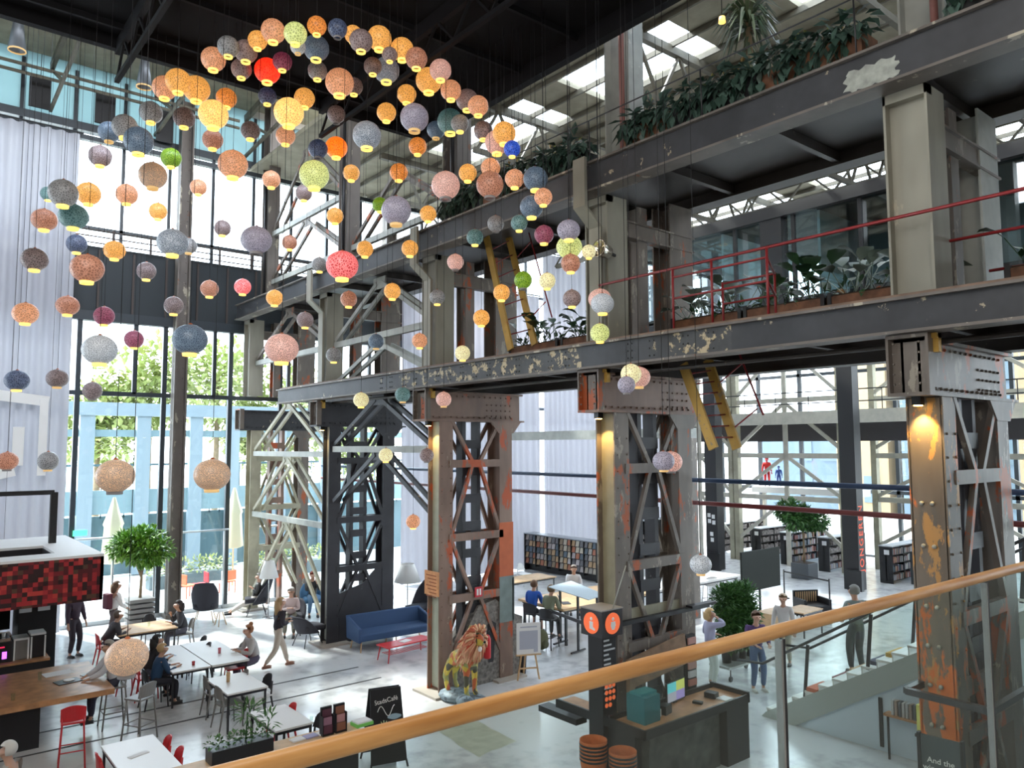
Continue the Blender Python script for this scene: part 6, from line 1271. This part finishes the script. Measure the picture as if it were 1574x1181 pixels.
# magazine rack
MX, MY0, MY1, MZ = 22.0, 21.6, 26.0, 1.55
rk_ = thing('magazine_rack', 'long black magazine rack full of covers behind the reading table', 'shelf', (0,0,0))
m = MB(); m.box(MX+.25,MY0,0,MX+.6,MY1,MZ-.05); m.box(MX,MY0,0,MX+.6,MY0+.04,MZ).box(MX,MY1-.04,0,MX+.6,MY1,MZ)
for z in (.3,.55,.8,1.05,1.3): m.box(MX,MY0,z-.012,MX+.25,MY1,z)
for k in range(1,6): y = MY0+k*(MY1-MY0)/6; m.box(MX,y-.012,.2,MX+.25,y+.012,MZ)
m.build('frame', M['black'], rk_); MB().box(MX-.02,MY0-.02,MZ-.0,MX+.62,MY1,MZ+.04).build('top_board', mat('grey top board',(.25,.27,.3),.5), rk_)
cols = [(.55,.38,.22),(.45,.42,.38),(.5,.2,.12),(.6,.55,.45),(.2,.2,.22),(.35,.28,.2),(.55,.5,.5),(.15,.2,.25)]; cn_ = ['ochre','grey','red','cream','black','brown','white','blue']
mags = [MB().box(0,0,0,.012,.19,.22).build('magazine', mat('cover '+cn_[k], cols[k], .6)) for k in range(8)]
def ordn(n): return str(n)+('th' if 10 <= n%100 <= 20 else {1:'st',2:'nd',3:'rd'}.get(n%10,'th'))
rows = ['bottom','second','third','fourth','top']; first = set()
for r in range(5):
    for i in range(18):
        k = random.randrange(8); o = mags[k] if k not in first else mags[k].copy()
        if k in first: COL.objects.link(o)
        first.add(k); o.location = (MX+.05, MY0+.07+i*.242+(.0), .303+.25*r); o.rotation_euler = (0, math.radians(12), 0)
        tag(o, f'{cn_[k]} magazine, {ordn(18-i)} from the far end of the {rows[r]} row, long black rack', 'magazine', 'magazines on the long black rack')
# bookshelves with books
bk_cols = [(.35,.33,.32),(.12,.12,.14),(.4,.22,.16),(.3,.3,.36),(.5,.48,.44),(.22,.08,.08),(.1,.16,.2),(.45,.32,.2)]; bk_n = ['grey','black','rust','slate','white','dark red','navy','tan']
books = [MB().box(-.03,-.09,0,.03,.09,.23).build('book', mat('spine '+bk_n[k], bk_cols[k], .6)) for k in range(8)]; firstb = set(); NB = 0
def bookshelf(x, y, L, label, short, indiv, h=1.4):
    global NB
    t = thing('bookshelf', label, 'shelf', (x,y,0), 0, 'low bookshelves in the library'); m = MB(); m.box(0,-.25,0,.05,.25,h).box(L-.05,-.25,0,L,.25,h).box(0,-.02,.1,L,.02,h)
    for z in (.12,.45,.78,1.1): m.box(0,-.25,z-.02,L,.25,z)
    for k in range(1,3): m.box(L*k/3-.015,-.25,.1,L*k/3+.015,.25,h)
    cc_ = m.build('carcass', M['black'], t); MB().box(-.02,-.28,h,L+.02,.28,h+.04).build('top_board', mat('pale grey top',(.3,.32,.33),.5), t); MB().box(-.012,-.14,h-.3,-.0,.06,h-.12).build('shelf_label', M['paper'], cc_)
    st2 = MB()
    for r, z in enumerate((.12,.45,.78,1.1)):
        xx = .09; bn = 0
        while xx < L-.1:
            if random.random() < .1: xx += .12; continue
            if min(abs(xx-L*k/3) for k in (1,2)) < .06: xx += .08; continue
            if indiv and NB < 292:
                k = random.randrange(8); o = books[k] if k not in firstb else books[k].copy()
                if k in firstb: COL.objects.link(o)
                firstb.add(k); NB += 1; o.location = (x+xx, y-.15, z+.002); o.scale = (random.uniform(.7,1.1),1,random.uniform(.75,1.1)); bn += 1; tag(o, f'{bk_n[k]} book, {ordn(bn)} from left, {("bottom","second","third","top")[r]} shelf {short}', 'book', 'books on the low library shelves')
            else: hh_ = random.uniform(.17,.25); st2.box(xx-.03,-.24,z+.002,xx+.03,-.06,z+hh_)
            xx += .075
    if st2.v: o = st2.build('books', mat('mixed book spines', (.25,.22,.21), .7, noise=.6, ns=9)); o.location = (x,y,0); tag(o, f'rows of books on the bookshelf {short}', 'books', kind='stuff')
bookshelf(30.5,14.2,3.0,'low black bookshelf immediately right of the lettered column','right of the lettered column', True)
bookshelf(31.8,19.3,3.4,'low black bookshelf left of the laurel tree','left of the laurel tree', True)
bookshelf(31.3,17.2,3.2,'low black bookshelf between the laurel tree and the lettered column','between laurel tree and column', True)
bookshelf(32.4,21.2,3.6,'low black bookshelf right of the black column with white notices','right of the column with notices', False)
bookshelf(32.7,23.5,3.6,'low black bookshelf left of the black column with white notices','left of the column with notices', False)
bookshelf(34.0,12.2,2.6,'low black bookshelf farthest right beside the orange tower','farthest right by the orange tower', False)
bookshelf(26.4,24.0,3.0,'low black bookshelf behind the legs of the rust streaked tower','behind the rust streaked tower', False, 1.9)
tag(MB().box(31.0,12.9,0,31.6,13.5,1.25).build('catalogue_kiosk', mat('dark slate cabinet',(.03,.04,.05),.5)), 'plain dark cabinet beside the orange tower in the library', 'cabinet')
text('JONGEREN', .42, mat('red orange letters', (.75,.10,.05), .6, emit=(.9,.12,.05), es=.3), bc1, (0.0,-.305,at(1326,828,X=28.4).z), (PI/2, -PI/2, 0), 'red_lettering', .004, spacing=1.25)
nb_ = MB()
for i, (dy, z) in enumerate(((-.1,2.2),(.12,2.25),(-.12,1.95),(.1,2.0),(0,1.45),(-.02,1.2))): nb_.box(-.26,dy-.08,z,-.255,dy+.08,z+.17)
o = nb_.build('notices', M['paper'], [q for q in COL.objects if q.name.startswith('black_column') and q is not bc1 and q.type == 'EMPTY'][0])
# screen on tripod
sc_ = thing('display_screen', 'large dark screen on a black tripod in front of the bookshelves', 'screen'); s0 = at(1140,850,X=19.0); s1 = at(1198,843,Y=s0.y)
zb = at(1140,912,X=19.0).z; MB().box(s0.x,s0.y,zb,s1.x,s0.y+.06,s0.z).build('panel', mat('dark olive screen',(.03,.034,.03),.7,spec=.15), sc_); xm = (s0.x+s1.x)/2
MB().bar((xm,s0.y+.08,.5),(xm,s0.y+.08,zb+.4),.05).build('mast', M['black'], sc_)
for dx, dy in ((.45,-.3),(-.45,-.3),(0,.5)): MB().bar((xm,s0.y+.08,.6),(xm+dx,s0.y+.08+dy,0),.03).build('leg', M['black'], sc_)
# belt posts
bp_ = [W_(1206,920), W_(1276,938)]
for k, p in enumerate(bp_): t = thing('barrier_post', f'slim black belt barrier post, {"left" if k == 0 else "right"} one', 'barrier', p, 0, 'belt barrier posts'); MB().lathe([(.001,0),(.17,0),(.17,.02),(.001,.03)], n=16).build('base', M['black'], t); MB().tube([(0,0,0),(0,0,1.0)], .025, 8).build('post', M['black'], t)
tag(MB().bar((bp_[0][0],bp_[0][1],.93),(bp_[1][0],bp_[1][1],.93),.006,.05).build('barrier_belt', M['black']), 'black belt stretched between the two barrier posts', 'barrier')
# lounge corner with slatted chair
p = W_(1250,950); lc_ = thing('slatted_armchair', 'black armchair with vertical oak slats and a pale table before it', 'armchair', p, math.radians(-120))
MB().box(-.38,-.4,.15,.38,.4,.42).build('seat', M['black'], lc_); MB().box(-.45,-.42,.15,-.38,.42,.78).build('backrest', M['black'], lc_)
sl2 = MB()
for k in range(10): sl2.box(-.46,-.36+k*.075,.2,-.45,-.325+k*.075,.74)
sl2.build('oak_slats', M['lightoak'], lc_)
sl2 = MB()
for k in range(10): sl2.box(-.375,-.36+k*.075,.43,-.37,-.325+k*.075,.74)
sl2.build('oak_slats', M['lightoak'], lc_)
for sy in (-1,1): MB().box(-.38,sy*.42-.04,.15,.3,sy*.42+.04,.6).build('armrest', M['black'], lc_)
for sx in (-1,1):
    for sy in (-1,1): MB().bar((sx*.32,sy*.36,0),(sx*.32,sy*.36,.15),.04).build('leg', M['black'], lc_)
p = at(1238,935,z=.7); table('small pale table beside the slatted armchair', rect(p.x-.7,p.y-.35,p.x+.35,p.y+.35), .7, top='lightoak')
p = at(1190,945,z=.6); tag(MB().box(p.x-.5,p.y-.3,0,p.x+.5,p.y+.3,.7).build('wooden_block', M['lightoak']), 'wooden block behind the older person in white', 'furniture')
# ledge with red figure near the far windows
ld = thing('white_ledge', 'white raised ledge before the far windows', 'ledge'); MB().box(34.3,17.0,3.0,35.3,22.6,3.3).build('slab', M['white'], ld)
for y in (17.4, 22.2): MB().box(34.7,y-.06,0,34.9,y+.06,3.0).build('post', M['cream_steel'], ld)
fy = at(1180,760,X=34.8).y; person('seated figure in bright red clothes on the white ledge by the far windows', (34.8,fy,3.3), math.radians(-150), 'stand', hair=(.45,.03,.03), shirt=(.55,.02,.02), pants=(.5,.02,.02), skinc=(.5,.05,.05), h=.85)
person('small figure in blue clothes beside the red figure on the ledge', (34.9,fy-.6,3.3), math.radians(-150), 'stand', hair=(.03,.05,.15), shirt=(.03,.07,.25), pants=(.03,.05,.2), skinc=(.05,.08,.25), h=.6)
# ================================================================ OUTSIDE
M['bluesteel'] = mat('pale blue grey steel outside', (.24,.31,.35), .6); M['far_wall'] = mat('cream house wall', (.26,.19,.11), .9); M['far_wall2'] = mat('blue grey house wall', (.09,.13,.17), .9)
cp = thing('steel_canopy', 'pale blue steel canopy frame standing outside the cafe windows', 'canopy'); CY = 36.0
zb1 = at(220,640,Y=CY).z
for px in (132, 219, 300, 357, 430, 500): x = at(px,700,Y=CY).x; MB().box(x-.28,CY-.15,0,x+.28,CY+.15,zb1).build('post', M['bluesteel'], cp)
MB().box(-4,CY-.2,zb1,24,CY+.2,zb1+.55).build('roof_beam', M['bluesteel'], cp); MB().box(-4,CY,2.6,24,CY+.1,3.6).box(-4,CY,zb1-.9,24,CY+.1,zb1-.6).build('cross_beam', mat('grey blue band',(.2,.3,.33),.7), cp)
cl = MB()
for i in range(60): cl.box(-4+i*.45,CY+.3,2.4,-3.95+i*.45,CY+.32,4.6)
cl.box(-4,CY+.3,4.6,24,CY+.32,4.7).box(-4,CY+.3,0,24,CY+.4,2.5); cl.build('fence_wall', mat('dark teal fence',(.10,.17,.19),.7), cp)
def out_tree(label, p, h, r, m='leaf_out'):
    t = thing('tree', label, 'tree', p, 0, 'trees outside the cafe windows'); MB().tube([(0,0,0),(0,0,h-r)], [.2,.12], 8).build('trunk', M['bark'], t); f = MB()
    for k in range(6): leafcloud(f, (random.uniform(-r,r)*.6,random.uniform(-r,r)*.5,h-r+random.uniform(-.5,.6)*r), (r*.65,r*.65,r*.6), 260, .45,.3,.2,0)
    f.build('crown', M[m], t)
M['leaf_out'] = leafmat('sunlit yellow green leaf', (.24,.30,.08), (.42,.46,.18))
for px, h, r, w in ((228,11.5,2.6,'left of the brown column'),(332,12.5,3.2,'right of the brown column'),(150,8.5,2.0,'at the far left near the curtain'),(455,10.5,3.4,'behind the olive tower'),(540,7.5,2.6,'behind the blackened tower'),(395,8,2.2,'just right of the olive tower foot')):
    p = at(px,700,Y=44.0); out_tree('leafy sunlit tree outside the glass wall, '+w, (p.x,44.0,0), h, r)
def parasol(label, px, py, ytop):
    Yp = 30.5; p = at(px,py,Y=Yp); zt = at(px,ytop,Y=Yp).z; t = thing('closed_parasol', label, 'parasol', (p.x,Yp,0)); MB().tube([(0,0,0),(0,0,zt)], .03, 8).build('pole', M['lightoak'], t)
    m = MB(); n = 16; prof = [(.04,zt),(.16,zt-.5),(.30,zt-.95),(.26,zt-1.05),(.34,zt-2.3),(.2,zt-2.35)]; m.lathe(prof, n=n)
    m.v = [(x*(1+.18*math.cos(6*math.atan2(y,x))), y*(1+.18*math.cos(6*math.atan2(y,x))), z) for x,y,z in m.v]; m.build('folded_canopy', mat('cream canvas',(.50,.47,.33),.9), t)
parasol('closed cream parasol outside behind the fig tree', 171, 900, 765); parasol('closed cream parasol outside left of the olive tower', 357, 900, 750)
for i, px in enumerate((292, 310, 335, 352, 425, 440)):
    p = at(px,905,Y=29.2); c = [(.6,.12,.04),(.6,.03,.04),(.55,.5,.45)][i%3]
    if 'oc' not in globals(): oc = {}
    t = thing('terrace_chair', f'{("orange","red","pale")[i%3]} terrace chair outside the glass wall, {("farthest left","second from left","third from left","fourth from left","fifth from left","farthest right")[i]}', 'chair', (p.x,29.4,-.05), random.uniform(0,6), 'terrace chairs'); mm = mat('terrace %d'%i, c, .6)
    MB().box(-.22,-.22,.42,.22,.22,.46).build('seat', mm, t); MB().box(-.24,-.22,.5,-.2,.22,.85).build('backrest', mm, t)
    for sx in (-.2,.2):
        for sy in (-.2,.2): MB().bar((sx,sy,0),(sx,sy,.44),.03).build('leg', mm, t)
for k, (px, w) in enumerate(((300,'left of the olive tower'),(450,'behind the olive tower'))):
    p = at(px,880,Y=31.5); t = thing('shrub_trough', 'low trough of green shrubs on the terrace, '+w, 'planter', (p.x,32.0,-.05)); MB().box(-1.6,-.3,0,1.6,.3,.5).build('trough', mat('terrace trough',(.12,.16,.17),.8), t); f = MB()
    for i in range(6): leafcloud(f, (-1.4+i*.55,0,.75), (.4,.35,.35), 90, .16,.09,.2,.2)
    f.build('foliage', M['leaf_out'], t)
def house(label, x0, y0, x1, y1, h, m, wins=()):
    t = thing('building', label, 'building'); wb_ = MB().box(x0,y0,-.1,x1,y1,h).build('walls', M[m], t); 
    for (ya, yb, za, zb) in wins: f = MB().box(x0-.05,ya,za,x0,yb,zb).build('window', mat('window reveal',(.08,.12,.15),.3), wb_)
house('cream building beyond the far windows, right one', 50,7,60,15.5,14,'far_wall',[(8,9.4,1,3.5),(12,13.5,1,3.5),(8,9.4,5,7.5),(12,13.5,5,7.5)])
house('cream building beyond the far windows, middle one', 58,26.5,70,30.5,13,'far_wall',[(27.2,28.4,1,3),(28.9,30,5,7)])
house('blue grey office building beyond the far windows', 58,17,75,25.5,13,'far_wall2',[(17.6+i*1.9,18.8+i*1.9,z,z+1.6) for i in range(4) for z in (1,4,7,9.6)])
house('low blue grey hall beyond the far left windows', 62,29,75,40,8,'far_wall2',[(30+i*2.4,31.6+i*2.4,z,z+1.8) for i in range(4) for z in (1,4)])
